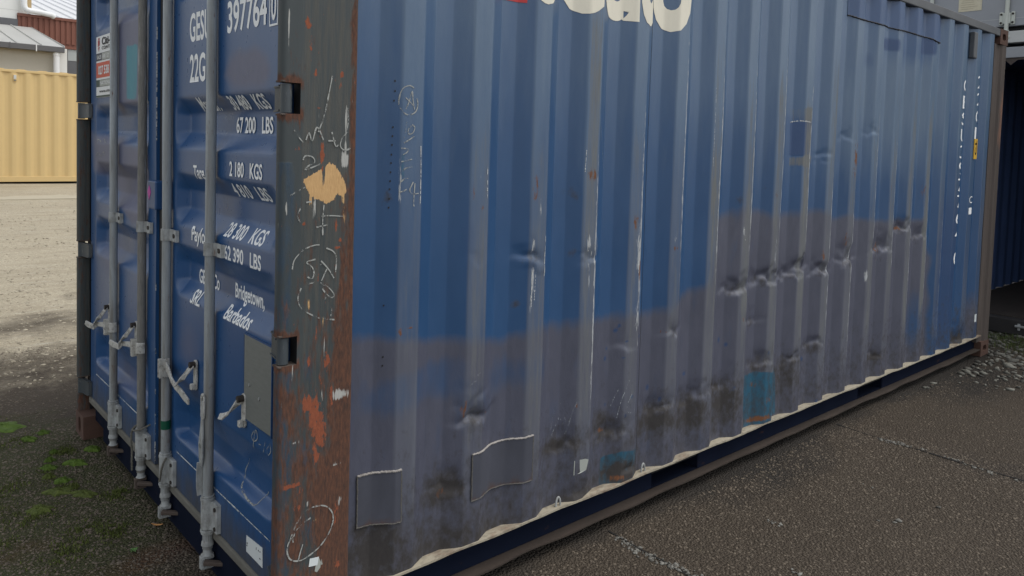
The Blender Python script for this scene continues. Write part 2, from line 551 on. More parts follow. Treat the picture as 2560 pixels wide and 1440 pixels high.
def ground_mat():
    m, nt, b = new_mat('worn_asphalt')
    tc = nt.nodes.new('ShaderNodeTexCoord')
    vor = nt.nodes.new('ShaderNodeTexVoronoi')
    vor.inputs['Scale'].default_value = 95
    vor.inputs['Randomness'].default_value = 1.0
    nt.links.new(tc.outputs['Object'], vor.inputs['Vector'])
    vor2 = nt.nodes.new('ShaderNodeTexVoronoi')
    vor2.inputs['Scale'].default_value = 41
    nt.links.new(tc.outputs['Object'], vor2.inputs['Vector'])
    big = noise_n(nt, (.9, .9, .9), 6, .6)
    mid = noise_n(nt, (6, 6, 6), 6, .65, 2)
    sep = nt.nodes.new('ShaderNodeSeparateColor')
    nt.links.new(vor.outputs['Color'], sep.inputs[0])
    chip = math_n(nt, 'POWER', sep.outputs[0], 2.2)
    dark = mix_c(nt, chip, (0.088, 0.068, 0.048), (0.150, 0.119, 0.085))
    warm = mix_c(nt, math_n(nt, 'MULTIPLY_ADD', big, 2.4, -.75, clamp=True), dark, mix_c(nt, chip, (0.102, 0.074, 0.051), (0.165, 0.122, 0.086)))
    edge = math_n(nt, 'MULTIPLY_ADD', vor.outputs['Distance'], -45.0, 1.15, clamp=True)
    col = mix_c(nt, math_n(nt, 'MULTIPLY_ADD', vor.outputs['Distance'], 50.0, -.2, clamp=True), warm, (0.064, 0.050, 0.036))
    def attr(n):
        a = nt.nodes.new('ShaderNodeAttribute')
        a.attribute_name = n
        return a.outputs['Fac']
    tanc = mix_c(nt, big, (0.43, 0.375, 0.275), (0.58, 0.515, 0.385))
    streak = noise_n(nt, (.7, 5, 1), 7, .7, 8)
    tanc = mix_c(nt, math_n(nt, 'MULTIPLY_ADD', streak, 3.4, -1.6, clamp=True), tanc, (0.34, 0.29, 0.205))
    st2 = noise_n(nt, (1.6, 9, 1), 7, .75, 12)
    tanc = mix_c(nt, math_n(nt, 'MULTIPLY_ADD', st2, 5.0, -2.75, clamp=True), tanc, (0.60, 0.57, 0.48))
    tanc = mix_c(nt, math_n(nt, 'MULTIPLY', math_n(nt, 'SUBTRACT', 1.0, chip), .55), tanc, (0.19, 0.165, 0.12))
    f = math_n(nt, 'MULTIPLY_ADD', math_n(nt, 'MULTIPLY_ADD', math_n(nt, 'SUBTRACT', mid, .5), .9, attr('tan')), 1.5, -.25, clamp=True)
    col = mix_c(nt, f, col, tanc)
    g = math_n(nt, 'MULTIPLY_ADD', math_n(nt, 'MULTIPLY_ADD', math_n(nt, 'SUBTRACT', mid, .5), 1.3, attr('moss')), 2.0, -.5, clamp=True)
    mossn = noise_n(nt, (24, 24, 24), 5, .6, 5)
    col = mix_c(nt, math_n(nt, 'MULTIPLY', g, .8), col, mix_c(nt, mossn, (0.028, 0.034, 0.012), (0.062, 0.070, 0.020)))
    r = math_n(nt, 'MULTIPLY_ADD', math_n(nt, 'MULTIPLY_ADD', math_n(nt, 'SUBTRACT', mid, .5), 1.2, attr('red')), 2.0, -.5, clamp=True)
    col = mix_c(nt, math_n(nt, 'MULTIPLY', r, .6), col, (0.10, 0.042, 0.026))
    t = math_n(nt, 'MULTIPLY_ADD', math_n(nt, 'MULTIPLY_ADD', math_n(nt, 'SUBTRACT', mid, .5), .8, attr('tar_shade')), 2.0, -.5, clamp=True)
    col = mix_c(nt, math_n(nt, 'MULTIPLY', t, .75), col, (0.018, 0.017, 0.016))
    nt.links.new(col, b.inputs['Base Color'])
    b.inputs['Roughness'].default_value = .88
    b.inputs['Specular IOR Level'].default_value = .3
    h = math_n(nt, 'MULTIPLY', vor.outputs['Distance'], -1.0)
    h = math_n(nt, 'ADD', h, math_n(nt, 'MULTIPLY', chip, .006))
    h = math_n(nt, 'MULTIPLY_ADD', mid, .02, h)
    bp = nt.nodes.new('ShaderNodeBump')
    nt.links.new(math_n(nt, 'MULTIPLY_ADD', f, -.2, .5), bp.inputs['Strength'])
    bp.inputs['Distance'].default_value = .6
    nt.links.new(h, bp.inputs['Height'])
    nt.links.new(bp.outputs[0], b.inputs['Normal'])
    return m


gx = axis_pts(-160, 160, -1.6, 7.6, .045)
gy = axis_pts(-160, 160, -2.4, 5.0, .045)
GX, GY = np.meshgrid(gx, gy, indexing='ij')
GZ = ground_h(GX, GY)
wob = (vnoise(GX, GY, .8) - .5) * 2.2 + (vnoise(GX, GY, 2.9) - .5) * .9
tan_m = 1.1 * sstep(4.3, 8.0, GY + wob - 0.1 * GX) + .55 * ell(GX, GY, (0.0, 4.6), .8, .35) + .3 * sstep(3.0, 3.6, GY)
moss_m = .92 * sstep(.45, -.25, GX) * sstep(.35, 1.3, GY) * sstep(3.4, 2.2, GY) + .35 * ell(GX, GY, (-.35, 1.5), .35, .5) + .5 * ell(GX, GY, (6.6, -.15), .5, .35)
red_m = .75 * ell(GX, GY, (-.02, .93), .25, .1) + .5 * ell(GX, GY, (-.45, 1.25), .2, .12) + .35 * ell(GX, GY, (-.55, 3.0), .5, .3)
tar_shade_m = .7 * ell(GX, GY, (2.6, -.15), .7, .16) + .8 * ell(GX, GY, (5.2, -.2), .9, .3) + .5 * sstep(-.12, .0, GY) * sstep(.5, 1, GX) * sstep(7, 6, GX) * (GY < 2.5) + .5 * ell(GX, GY, (3.5, -.8), .2, .4)  # tar blotches, plus the container's contact shadow painted along its base
ground = link('ground', grid_mesh('ground', np.stack([GX, GY, GZ], -1),
                                  attrs={'tan': tan_m, 'moss': moss_m, 'red': red_m, 'tar_shade': tar_shade_m}), ground_mat())
tag(ground, 'dark worn asphalt yard, mossy by the doors and dusty tan farther back', kind='structure')

# pale concrete apron in front of the yellow container
m_slab = paint_mat('pale_concrete', (0.40, 0.36, 0.27), .15, .9, [], vary_scale=(1.2, 1.2, 1.2))
sl = MB()
ys0, ys1 = 15.1, 24.0
sl.box((-22, ys0, 0.0), (30, ys1, 0.27))
for k in range(4):
    sl.v[k] = (sl.v[k][0], sl.v[k][1], -0.2)
sl.v[6] = (sl.v[6][0], sl.v[6][1], .37)
sl.v[7] = (sl.v[7][0], sl.v[7][1], .37)
tag(sl.build('pavement', m_slab), 'pale concrete apron under the yellow container', kind='structure')


# ------------------------------------------------------------------ stones, moss, weeds
_ico = None


def ico_base():
    global _ico
    if _ico is None:
        t = (1 + 5 ** .5) / 2
        V = np.array([(-1, t, 0), (1, t, 0), (-1, -t, 0), (1, -t, 0), (0, -1, t), (0, 1, t), (0, -1, -t), (0, 1, -t), (t, 0, -1), (t, 0, 1), (-t, 0, -1), (-t, 0, 1)], float)
        V /= np.linalg.norm(V[0])
        F = np.array([(0, 11, 5), (0, 5, 1), (0, 1, 7), (0, 7, 10), (0, 10, 11), (1, 5, 9), (5, 11, 4), (11, 10, 2), (10, 7, 6), (7, 1, 8), (3, 9, 4), (3, 4, 2), (3, 2, 6), (3, 6, 8), (3, 8, 9), (4, 9, 5), (2, 4, 11), (6, 2, 10), (8, 6, 7), (9, 8, 1)])
        _ico = V, F
    return _ico


def stones_mesh(name, P, R, flat=.6, jag=.35, rng=RNG):
    """many little angular stones in one mesh"""
    V, F = ico_base()
    n = len(P)
    ang = rng.random(n) * 6.283
    sc = np.stack([R * (1 + rng.random(n) * .6), R * (.7 + rng.random(n) * .4), R * flat * (.7 + rng.random(n) * .6)], -1)
    jit = 1 + (rng.random((n, 12, 1)) - .5) * jag * 2
    W = V[None] * jit * sc[:, None, :]
    c, s = np.cos(ang)[:, None], np.sin(ang)[:, None]
    tilt = (rng.random((n, 1)) - .5) * .8
    x = W[..., 0] * c - W[..., 1] * s
    y = W[..., 0] * s + W[..., 1] * c
    z = W[..., 2] + x * tilt * .4
    W = np.stack([x, y, z], -1) + P[:, None, :]
    FF = (F[None] + (np.arange(n) * 12)[:, None, None]).reshape(-1, 3)
    me = bpy.data.meshes.new(name)
    me.vertices.add(n * 12)
    me.vertices.foreach_set('co', W.reshape(-1).astype(np.float32))
    me.loops.add(len(FF) * 3)
    me.loops.foreach_set('vertex_index', FF.reshape(-1).astype(np.int32))
    me.polygons.add(len(FF))
    me.polygons.foreach_set('loop_start', np.arange(0, len(FF) * 3, 3, dtype=np.int32))
    me.update(calc_edges=True)
    a = me.attributes.new('tone', 'FLOAT', 'POINT')
    a.data.foreach_set('value', np.repeat(rng.random(n), 12).astype(np.float32))
    return me


def stone_mat(name, lo, hi):
    m, nt, b = new_mat(name)
    a = nt.nodes.new('ShaderNodeAttribute')
    a.attribute_name = 'tone'
    n = noise_n(nt, (60, 60, 60), 3, .6)
    f = math_n(nt, 'MULTIPLY_ADD', n, .5, math_n(nt, 'MULTIPLY_ADD', a.outputs['Fac'], .9, -.2), clamp=True)
    nt.links.new(mix_c(nt, f, lo, hi), b.inputs['Base Color'])
    b.inputs['Roughness'].default_value = .85
    return m


m_chip = stone_mat('asphalt_chips', (0.068, 0.054, 0.039), (0.142, 0.114, 0.083))
m_pale = stone_mat('pale_stone', (0.075, 0.07, 0.06), (0.22, 0.215, 0.19))
m_mixed = stone_mat('mixed_gravel', (0.035, 0.033, 0.028), (0.20, 0.195, 0.165))


def scatter(n, x0, x1, y0, y1):
    P = np.stack([x0 + RNG.random(n) * (x1 - x0), y0 + RNG.random(n) * (y1 - y0)], -1)
    return P


def on_ground(P, up=0.0):
    return np.stack([P[:, 0], P[:, 1], ground_h(P[:, 0], P[:, 1]) + up], -1)


# asphalt chips, right of and in front of the container, and by the doors
P = np.concatenate([scatter(15000, .6, 3.6, -1.5, -.02), scatter(5000, 3.2, 6.4, -1.2, -.02), scatter(12000, -.8, .06, .3, 2.6), scatter(6000, -1.0, .3, 2.45, 4.4)])
R_ = .0028 + RNG.random(len(P)) ** 2.5 * .0045
tag(link('gravel', stones_mesh('asphalt_chips', on_ground(P, -.0005), R_), m_chip), 'fine chips worn loose from the dark asphalt', kind='stuff')

# coarser pebbles on the dusty yard
P = np.concatenate([scatter(2600, -2.2, .6, 3.4, 6.5), scatter(3600, -2.0, 3.2, 6.0, 10.0), scatter(2600, -1.5, 4.6, 10.0, 15.0)])
tag(link('gravel', stones_mesh('yard_gravel', on_ground(P, .001), .004 + RNG.random(len(P)) ** 3 * .013, flat=.4), stone_mat('yard_pebbles', (0.22, 0.19, 0.14), (0.46, 0.41, 0.31))), 'pebbles scattered over the dusty tan yard', kind='stuff')

# pale gravel lying in the joints of the asphalt
jp = []
for xj, ya, yb, n, w in ((1.44, -.52, -.05, 170, .035), (3.435, -.38, -.12, 120, .035), (3.43, -1.1, -.38, 60, .02), (2.05, -.42, -.36, 16, .03), (1.75, -.68, -.6, 14, .03), (2.2, -.3, -.1, 10, .05)):
    yy = ya + RNG.random(n) * (yb - ya)
    dens = vnoise(yy, yy * 0 + xj, 9.0)
    yy = yy[dens > .38]
    jp.append(np.stack([xj + RNG.normal(0, w * .4, len(yy)) + .02 * np.sin(yy * 9), yy], -1))
jp = np.concatenate(jp)
tag(link('gravel', stones_mesh('joint_gravel', on_ground(jp, .002), .003 + RNG.random(len(jp)) ** 2 * .006), m_pale), 'pale grit lying along the joints of the asphalt', kind='stuff')
# the joints themselves: narrow dark grooves
m_joint = flat_mat('dirt_filled_joint', (0.012, 0.011, 0.010), .95, .3)
for xj, ya, yb in ((1.43, -2.2, 0.0), (3.434, -2.2, 0.0)):
    yy = np.linspace(ya, yb, 90)
    xx = xj + (vnoise(yy, yy * 0 + xj, 5.0) - .5) * .03
    ww = .003 + .005 * vnoise(yy + 3, yy * 0 + xj, 14.0)
    V = np.stack([np.stack([xx - ww, yy, ground_h(xx - ww, yy) + .003], -1), np.stack([xx + ww, yy, ground_h(xx + ww, yy) + .003], -1)], 0)
    tag(link('asphalt_joint', grid_mesh('asphalt_joint', V), m_joint), 'thin dark joint line crossing the asphalt', kind='structure')

# coarse gravel between the two containers
n = 1700
P = np.stack([4.5 + RNG.random(n) * 2.6, -.75 + RNG.random(n) * 1.35], -1)
keep = ((P[:, 0] > 6.08) | (P[:, 1] < -.03)) & (P[:, 0] < 6.97) & (P[:, 1] < .6)
keep &= RNG.random(n) < sstep(4.6, 6.2, P[:, 0] + (vnoise(P[:, 0], P[:, 1], 3.) - .5) * 1.4 + (P[:, 1] + .2) * .5)
P = P[keep]
tag(link('gravel', stones_mesh('coarse_gravel', on_ground(P, .004), .008 + RNG.random(len(P)) ** 2 * .022), m_mixed), 'loose pale gravel in the gap before the dark container', kind='stuff')


def blades_mesh(name, P, hgt, lean, wid, rng=RNG):
    n = len(P)
    a = rng.random(n) * 6.283
    h = hgt * (.5 + rng.random(n))
    dx, dy = np.cos(a), np.sin(a)
    ln = lean * h * rng.random(n)
    w = wid * (.6 + rng.random(n) * .8)
    V = np.zeros((n, 5, 3))
    V[:, 0] = P + np.stack([-dy * w, dx * w, 0 * w], -1)
    V[:, 1] = P + np.stack([dy * w, -dx * w, 0 * w], -1)
    mid = P + np.stack([dx * ln * .35, dy * ln * .35, h * .6], -1)
    V[:, 2] = mid + np.stack([dy * w * .7, -dx * w * .7, 0 * w], -1)
    V[:, 3] = mid + np.stack([-dy * w * .7, dx * w * .7, 0 * w], -1)
    V[:, 4] = P + np.stack([dx * ln, dy * ln, h], -1)
    b = np.arange(n) * 5
    f = [tuple(x) for x in np.stack([b, b + 1, b + 2, b + 3], -1)] + [tuple(x) for x in np.stack([b + 3, b + 2, b + 4], -1)]
    me = bpy.data.meshes.new(name)
    me.from_pydata(V.reshape(-1, 3).tolist(), [], [tuple(int(i) for i in q) for q in f])
    at_ = me.attributes.new('tone', 'FLOAT', 'POINT')
    at_.data.foreach_set('value', np.repeat(rng.random(n), 5).astype(np.float32))
    return me


m_grass = stone_mat('short_grass', (0.03, 0.05, 0.010), (0.10, 0.13, 0.03))
m_moss = stone_mat('bright_moss', (0.040, 0.078, 0.006), (0.10, 0.165, 0.014))
m_moss2 = stone_mat('olive_moss', (0.042, 0.060, 0.008), (0.105, 0.13, 0.020))
P = np.concatenate([RNG.normal((6.62, -.12), (.16, .2), (900, 2)), RNG.normal((6.35, -.33), (.12, .12), (260, 2)), RNG.normal((6.8, .1), (.08, .1), (300, 2))])
P = P[(P[:, 0] > 6.1) & (P[:, 0] < 6.97)]
tag(link('grass', blades_mesh('grass', on_ground(P), .03, .8, .0016), m_grass), 'short green grass in the gravel before the dark container', kind='stuff')

# olive moss film: thousands of tiny tufts
c = np.array([(-.34, 1.55), (-.2, 1.3), (-.42, 1.9), (-.25, 1.95), (-.12, 1.2), (-.5, 1.4), (-.16, 1.75), (-.3, 2.5), (-.6, 2.2), (-.02, 1.55), (-.3, 1.15), (-.48, 1.7), (-.35, 2.75), (-.1, 2.2)])
rr = np.array([.06, .05, .05, .04, .04, .05, .03, .05, .06, .03, .05, .05, .07, .03])
P = np.concatenate([RNG.normal(c[i], rr[i], (520, 2)) for i in range(len(c))])
P = P[P[:, 0] < .02]
P = P[vnoise(P[:, 0], P[:, 1], 26.) > .42]
tag(link('moss', blades_mesh('moss', on_ground(P), .0085, .9, .002), m_moss2), 'olive moss film spreading over the asphalt by the doors', kind='stuff')


def moss_clump(u, v, rx, ry, h, label, mat):
    p = G(u, v)
    h *= 1.7
    rx *= 1.15
    ry *= 1.3
    n = 22
    V = []
    ang = random.random() * 6.28
    for i in range(7):
        t = i / 6 * math.pi / 2
        for k in range(n):
            a = 2 * math.pi * k / n
            r = math.cos(t) * (1 + .3 * math.sin(2 * a + ang) * .6 + .22 * math.sin(5 * a + 2 * ang))
            V.append((rx * r * math.cos(a), ry * r * math.sin(a), h * math.sin(t) * (1 + .18 * math.sin(3 * a + i + ang)) - .002))
    F = [(i * n + k, i * n + (k + 1) % n, (i + 1) * n + (k + 1) % n, (i + 1) * n + k) for i in range(6) for k in range(n)]
    base = V[:]
    for _ in range(420):                         # the fuzz of little shoots
        i = random.randrange(0, 6 * n)
        q = base[i]
        q = (q[0] + random.uniform(-1, 1) * rx * .12, q[1] + random.uniform(-1, 1) * ry * .12, q[2] - .001)
        d = Vector((q[0] / rx * .5, q[1] / ry * .5, .9)).normalized() * random.uniform(.003, .0075)
        s_ = Vector((-d.y, d.x, 0)).normalized() * .0011 if abs(d.x) + abs(d.y) > 1e-6 else Vector((.001, 0, 0))
        b = len(V)
        V += [tuple(Vector(q) - s_), tuple(Vector(q) + s_), tuple(Vector(q) + d)]
        F.append((b, b + 1, b + 2))
    me = bpy.data.meshes.new('moss_clump')
    me.from_pydata(V, [], F)
    a = me.attributes.new('tone', 'FLOAT', 'POINT')
    tone = [.15 + .55 * random.random() for _ in V]
    a.data.foreach_set('value', tone)
    o = link('moss_clump', me, mat)
    o.location = (p[0], p[1], float(ground_h(np.array(p[0]), np.array(p[1]))))
    o.rotation_euler[2] = math.radians(-41)
    return tag(o, label, 'moss', 'bright moss clumps on the asphalt')


moss_clump(232, 1124, .030, .020, .013, 'bright moss clump nearest the rusty corner casting, beside the container sill', m_moss)
moss_clump(190, 1157, .042, .018, .014, 'longest bright green moss cushion, lying level with the first locking rod foot', m_moss)
moss_clump(157, 1197, .034, .018, .011, 'flat pale green moss cushion just in front of the longest one', m_moss)
moss_clump(124, 1148, .020, .014, .010, 'small bright moss cushion left of the longest one', m_moss)
moss_clump(122, 1166, .038, .016, .010, 'low moss cushion behind the flat pale green one', m_moss)
moss_clump(135, 1128, .020, .012, .009, 'tiny moss cushion between the casting and the longest cushion', m_moss)
moss_clump(73, 1097, .030, .02, .010, 'small round moss clump left of the rusty corner casting', m_moss)
moss_clump(108, 1081, .03, .018, .008, 'thin moss clump farthest back beside the rusty casting', m_moss)
moss_clump(8, 1066, .10, .05, .010, 'wide yellow green moss mat at the left edge of the photo', m_moss)
moss_clump(100, 1269, .05, .025, .012, 'yellowish brown moss hump standing alone in front of the olive film', m_moss2)
moss_clump(150, 1224, .05, .03, .010, 'dull olive moss pad in front of the flat pale green cushion', m_moss2)
moss_clump(210, 1232, .05, .022, .009, 'dull olive moss pad nearest the second locking rod foot', m_moss2)
moss_clump(122, 1188, .022, .014, .012, 'dark brownish moss knob beside the flat pale green cushion', m_moss2)

# weed
wp = G(334, 1380)
wd = thing('weed', 'tiny light green weed with a rosette of leaves on the asphalt', 'weed', (wp[0], wp[1], float(ground_h(np.array(wp[0]), np.array(wp[1])))))
m_leafg = flat_mat('fresh_leaf', (0.09, 0.20, 0.05), .6, .2)
for k in range(7):
    a = k * 2 * math.pi / 7 + .3
    b = MB()
    L, w = random.uniform(.012, .02), .004
    d, s_ = Vector((math.cos(a), math.sin(a), 0)), Vector((-math.sin(a), math.cos(a), 0))
    z = Vector((0, 0, 1))
    pts = [(0, .0012, .004), (.45, w, .011), (.8, w * .8, .013), (1, .0004, .010)]
    vs = []
    for t, ww, h in pts:
        vs += [d * (L * t) - s_ * ww + z * h, d * (L * t) + z * (h - .0015), d * (L * t) + s_ * ww + z * h]
    b.add(vs, [(3 * i + j, 3 * i + j + 1, 3 * i + j + 4, 3 * i + j + 3) for i in range(3) for j in range(2)])
    b.build('leaf', m_leafg, wd, recalc=False, smooth=True)
# dry leaf
lp = G(392, 1316)
b = MB()
pts = [(-.024, .0004), (-.012, .0045), (.004, .0065), (.016, .004), (.026, .0004)]
vs = []
for t, w in pts:
    h = .003 + .006 * (t / .026) ** 2
    vs += [(t, -w, h + .002), (t, 0, h), (t, w, h + .003)]
b.add(vs, [(3 * i + j, 3 * i + j + 1, 3 * i + j + 4, 3 * i + j + 3) for i in range(4) for j in range(2)])
lf = b.build('dry_leaf', flat_mat('dry_orange_leaf', (0.45, 0.22, 0.07), .7, .2, (60, 60, 60)), recalc=False, smooth=True)
lf.location = (lp[0], lp[1], float(ground_h(np.array(lp[0]), np.array(lp[1]))) + .001)
lf.rotation_euler = (0, 0, math.radians(-45))
tag(lf, 'curled orange dry leaf on the asphalt by the door sill', 'leaf')

for (u, v, r, lab) in ((2247, 1300, .014, 'largest pale stone lying alone on the open asphalt'), (2236, 1303, .008, 'small pale stone touching the largest one on the asphalt'),
                       (2196, 1300, .006, 'small pale stone left of the stone pair on the asphalt'), (2346, 1263, .010, 'flat pale stone right of and behind the stone pair'),
                       (2181, 1213, .006, 'tiny pale stone nearest the container rail, behind the stone pair'), (2158, 1204, .005, 'tiniest pale stone, beside another tiny one near the rail')):
    p = G(u, v)
    o = link('stone', stones_mesh('stone', np.array([[0, 0, r * .35]]), np.array([r]), flat=.55, jag=.28), m_pale)
    o.location = (p[0], p[1], float(ground_h(np.array(p[0]), np.array(p[1]))))
    tag(o, lab, 'stone', 'single pale stones on the asphalt')

# ------------------------------------------------------------------ the blue container
LX, LY, LZ = 6.058, 2.438, 2.591
PW = 0.236                                         # width of the door-end corner post on the side
box = thing('shipping_container', 'large blue corrugated shipping container with rusty corner post and galvanised door rods', 'container', (0, 0, 0))
X0, PITCHX = 0.4724, 0.2786
CREST, DEPTH = 0.006, 0.036


def prof(x):
    ph = np.mod(x - X0, PITCHX)
    d = np.interp(ph, [0, .068, .138, .206, PITCHX], [0, 1, 1, 0, 0])
    d = np.where(x < .30, 1.0, d)
    return d


def prof_smooth(x):
    return sum(prof(x + o) * w for o, w in ((-.003, .25), (0, .5), (.003, .25)))


# dents: (u, v, half-width px, half-height px, depth m)
DENTS = [(1330, 642, 34, 16, .013), (1335, 665, 30, 18, -.004), (1478, 645, 26, 18, .007), (1190, 652, 26, 10, .003), (1850, 722, 42, 18, .020), (1905, 700, 34, 18, .022), (1960, 686, 34, 16, .020),
         (2010, 670, 30, 16, .022), (2060, 678, 26, 14, .020), (2125, 650, 26, 24, .022), (2190, 620, 26, 26, .022), (2250, 572, 22, 16, .024), (2290, 590, 18, 16, .016),
         (1190, 1042, 44, 34, .022), (1215, 1010, 36, 24, -.008), (1515, 1075, 40, 22, .018), (1640, 1020, 40, 24, .016), (1712, 1000, 34, 26, .016), (1790, 965, 34, 24, .016), (1400, 1110, 40, 22, .014),
         (1900, 905, 28, 20, .014), (1985, 900, 22, 14, .012), (1110, 1215, 42, 30, .012), (2110, 345, 16, 12, .014), (2180, 330, 16, 12, .014), (2052, 395, 16, 10, .014), (1870, 805, 24, 16, .012),
         (1690, 830, 30, 18, .010), (1560, 860, 30, 30, .006), (2030, 865, 18, 14, .012), (2180, 890, 14, 10, .012), (1460, 1240, 60, 30, .012), (1580, 1180, 30, 20, .014), (2395, 850, 16, 22, .02)]


DENT_GEO = []
for (u, v, hw, hh, dep) in DENTS:
    hw *= .72
    dep *= .35 if (v < 420 or u < 1200 and v < 700) else .85
    DENT_GEO.append((S(u, v), abs(S0(u + hw, v)[0] - S0(u - hw, v)[0]) / 2, abs(S0(u, v + hh)[1] - S0(u, v - hh)[1]) / 2, dep))


def dent_field(X, Z):
    d = np.zeros_like(X)
    X = X + (vnoise(X * 9, Z * 9, 3.1) - .5) * .045
    Z = Z + (vnoise(X * 9 + 4, Z * 9, 2.7) - .5) * .05 + (vnoise(X * 30, Z * 30, 1.0) - .5) * .012
    for c, rx, rz, dep in DENT_GEO:
        e = ((X - c[0]) / rx) ** 2
        zz = (Z - c[1]) / rz
        d += dep * np.exp(-e) * np.exp(-np.where(zz < 0, (zz * 3.4) ** 2, (zz * .8) ** 2))
    return d * 1.15


def ysurf(x, z):
    x, z = np.asarray(x, float), np.asarray(z, float)
    warp = (vnoise(x, z, 1.3) - .5) * .006 + (vnoise(x + 5, z, 4.0) - .5) * .003
    return CREST + DEPTH * prof_smooth(x) + warp + dent_field(x, z) * (1.15 - .55 * prof(x))


ZB, ZT = 0.1765, 2.531
_bp = [X0 + k * PITCHX + o + e for k in range(-1, 20) for o in (0, .068, .138, .206) for e in (-.003, 0, .003)]
_bp = sorted(x for x in _bp if .242 < x < 5.826)
_xs = [.238]
for _x in _bp + [5.83]:
    _d = _x - _xs[-1]
    if _d > .012:
        _n = int(math.ceil(_d / .0095))
        _xs += [_xs[-1] + _d * (i + 1) / _n for i in range(_n)]
    else:
        _xs.append(_x)
xs = np.unique(np.round(_xs, 5))
zs = np.linspace(ZB, ZT, 290)
SX, SZ = np.meshgrid(xs, zs, indexing='ij')
SY = ysurf(SX, SZ)
pp = prof(SX)
crest = (pp < .06).astype(float)
phs = np.mod(SX - X0, PITCHX)
edge_r = np.exp(-((phs - PITCHX) / .008) ** 2) + np.exp(-(phs / .008) ** 2)
edge_l = np.exp(-((phs - .206) / .010) ** 2)


def P2(pts):
    return [S(u, v) for u, v in pts]


def E2(u, v, ru, rv, p=2.0):
    c = S(u, v)
    rx = abs(S0(u + ru, v)[0] - S0(u - ru, v)[0]) / 2
    rz = abs(S0(u, v + rv)[1] - S0(u, v - rv)[1]) / 2
    return ell(SX, SZ, c, rx, rz, p)


wobx, wobz = (vnoise(SX, SZ, 7) - .5) * .05, (vnoise(SX + 3, SZ, 6) - .5) * .05
over = poly_mask(SX + wobx, SZ + wobz, P2([(860, 845), (1000, 855), (1130, 838), (1260, 832), (1420, 808), (1580, 782), (1700, 742), (1775, 715), (1790, 545), (1850, 520), (2000, 526), (2150, 545), (2312, 545), (2325, 640), (2318, 900), (2250, 1000), (1930, 1130), (1500, 1320), (1200, 1440), (860, 1600)]), .055)
over = np.maximum(over, .8 * E2(2420, 800, 22, 80))
over *= 1 - .34 * np.clip(E2(1060, 955, 100, 52, 4) + E2(960, 1000, 50, 40) + E2(1290, 930, 60, 40) + .8 * E2(1180, 1010, 40, 60), 0, 1)
over *= 1 - .6 * E2(2290, 800, 20, 90)
over *= .76 + .16 * sstep(2.2, 4.2, SX)
over += .35 * E2(1000, 880, 90, 40)
fade_sheen = .55 * sstep(1.0, 2.35, SZ) + .30 * E2(2230, 330, 150, 130, 3) + .35 * E2(2300, 220, 120, 120) - .7 * E2(2290, 120, 60, 40) - .5 * E2(2000, 350, 34, 55, 6)  # paler upward: sky sheen put into the colour, with faded dusty patches
fade_sheen += .22 * (vnoise(SX, SZ * .3, 3.0) - .5) + .34 * crest * sstep(.4, 1.2, SZ)
deep = 1.0 * poly_mask(SX, SZ, P2([(1975, 305), (2030, 305), (2028, 388), (1973, 388)]), .008) + .75 * E2(2225, 112, 18, 20, 4) + .8 * E2(2313, 115, 22, 26, 4) + .6 * E2(2360, 700, 36, 260, 4) + .5 * E2(2170, 150, 14, 40) + .4 * E2(1170, 600, 40, 120)
for _ in range(26):
    u, v = random.uniform(1480, 2050), random.uniform(780, 1060)
    deep = np.maximum(deep, .75 * E2(u, v, random.uniform(3, 6), random.uniform(4, 12)))
rub = np.zeros_like(SX)
for k in range(20):
    xk = X0 + k * PITCHX - .036
    w = np.exp(-((SX - xk) / .04) ** 4)
    top = {0: 1.5, 1: 1.75, 2: 1.7, 3: 2.2, 4: 1.75}.get(k, 1.9 + .3 * random.random())
    amt = {0: .25, 1: .36, 2: .46, 3: .52, 4: .44, 5: .40}.get(k, .46 + .18 * random.random()) * (1 if k < 16 else .3)
    rub = np.maximum(rub, w * amt * sstep(top + .15, top - .25, SZ) * sstep(.25, .6, SZ) * (.55 + .7 * vnoise(SX * 6, SZ, 2.2)))
rub += .35 * edge_r * (SX > 2) * (SX < 5.1) * vnoise(SX, SZ, 3)
rub += 1.1 * poly_mask(SX, SZ, P2([(1972, 392), (2030, 388), (2027, 412), (1970, 416)]), .012) * .5 + .35 * poly_mask(SX, SZ, P2([(1975, 270), (2032, 270), (2032, 300), (1975, 304)]), .01)
teal = np.maximum(poly_mask(SX, SZ, P2([(1860, 945), (1890, 928), (1937, 925), (1936, 1034), (1858, 1068)]), .012), poly_mask(SX, SZ, P2([(1500, 1146), (1555, 1128), (1588, 1122), (1585, 1194), (1497, 1215)]), .012))
teal = np.maximum(teal, .45 * poly_mask(SX, SZ, P2([(1000, 380), (1016, 380), (1014, 520), (1000, 560)]), .01))
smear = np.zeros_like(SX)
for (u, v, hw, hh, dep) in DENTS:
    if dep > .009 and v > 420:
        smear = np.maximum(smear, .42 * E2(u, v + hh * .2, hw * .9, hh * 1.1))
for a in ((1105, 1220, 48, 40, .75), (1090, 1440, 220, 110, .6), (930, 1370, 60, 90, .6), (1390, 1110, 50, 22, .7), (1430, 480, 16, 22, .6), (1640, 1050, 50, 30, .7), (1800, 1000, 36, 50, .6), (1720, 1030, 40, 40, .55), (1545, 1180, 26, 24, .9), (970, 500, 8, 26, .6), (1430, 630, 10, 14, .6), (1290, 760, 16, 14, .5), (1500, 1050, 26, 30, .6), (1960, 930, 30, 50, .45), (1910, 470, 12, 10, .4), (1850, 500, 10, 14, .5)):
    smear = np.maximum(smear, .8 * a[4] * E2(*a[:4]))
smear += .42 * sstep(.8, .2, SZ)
rust = np.zeros_like(SX)
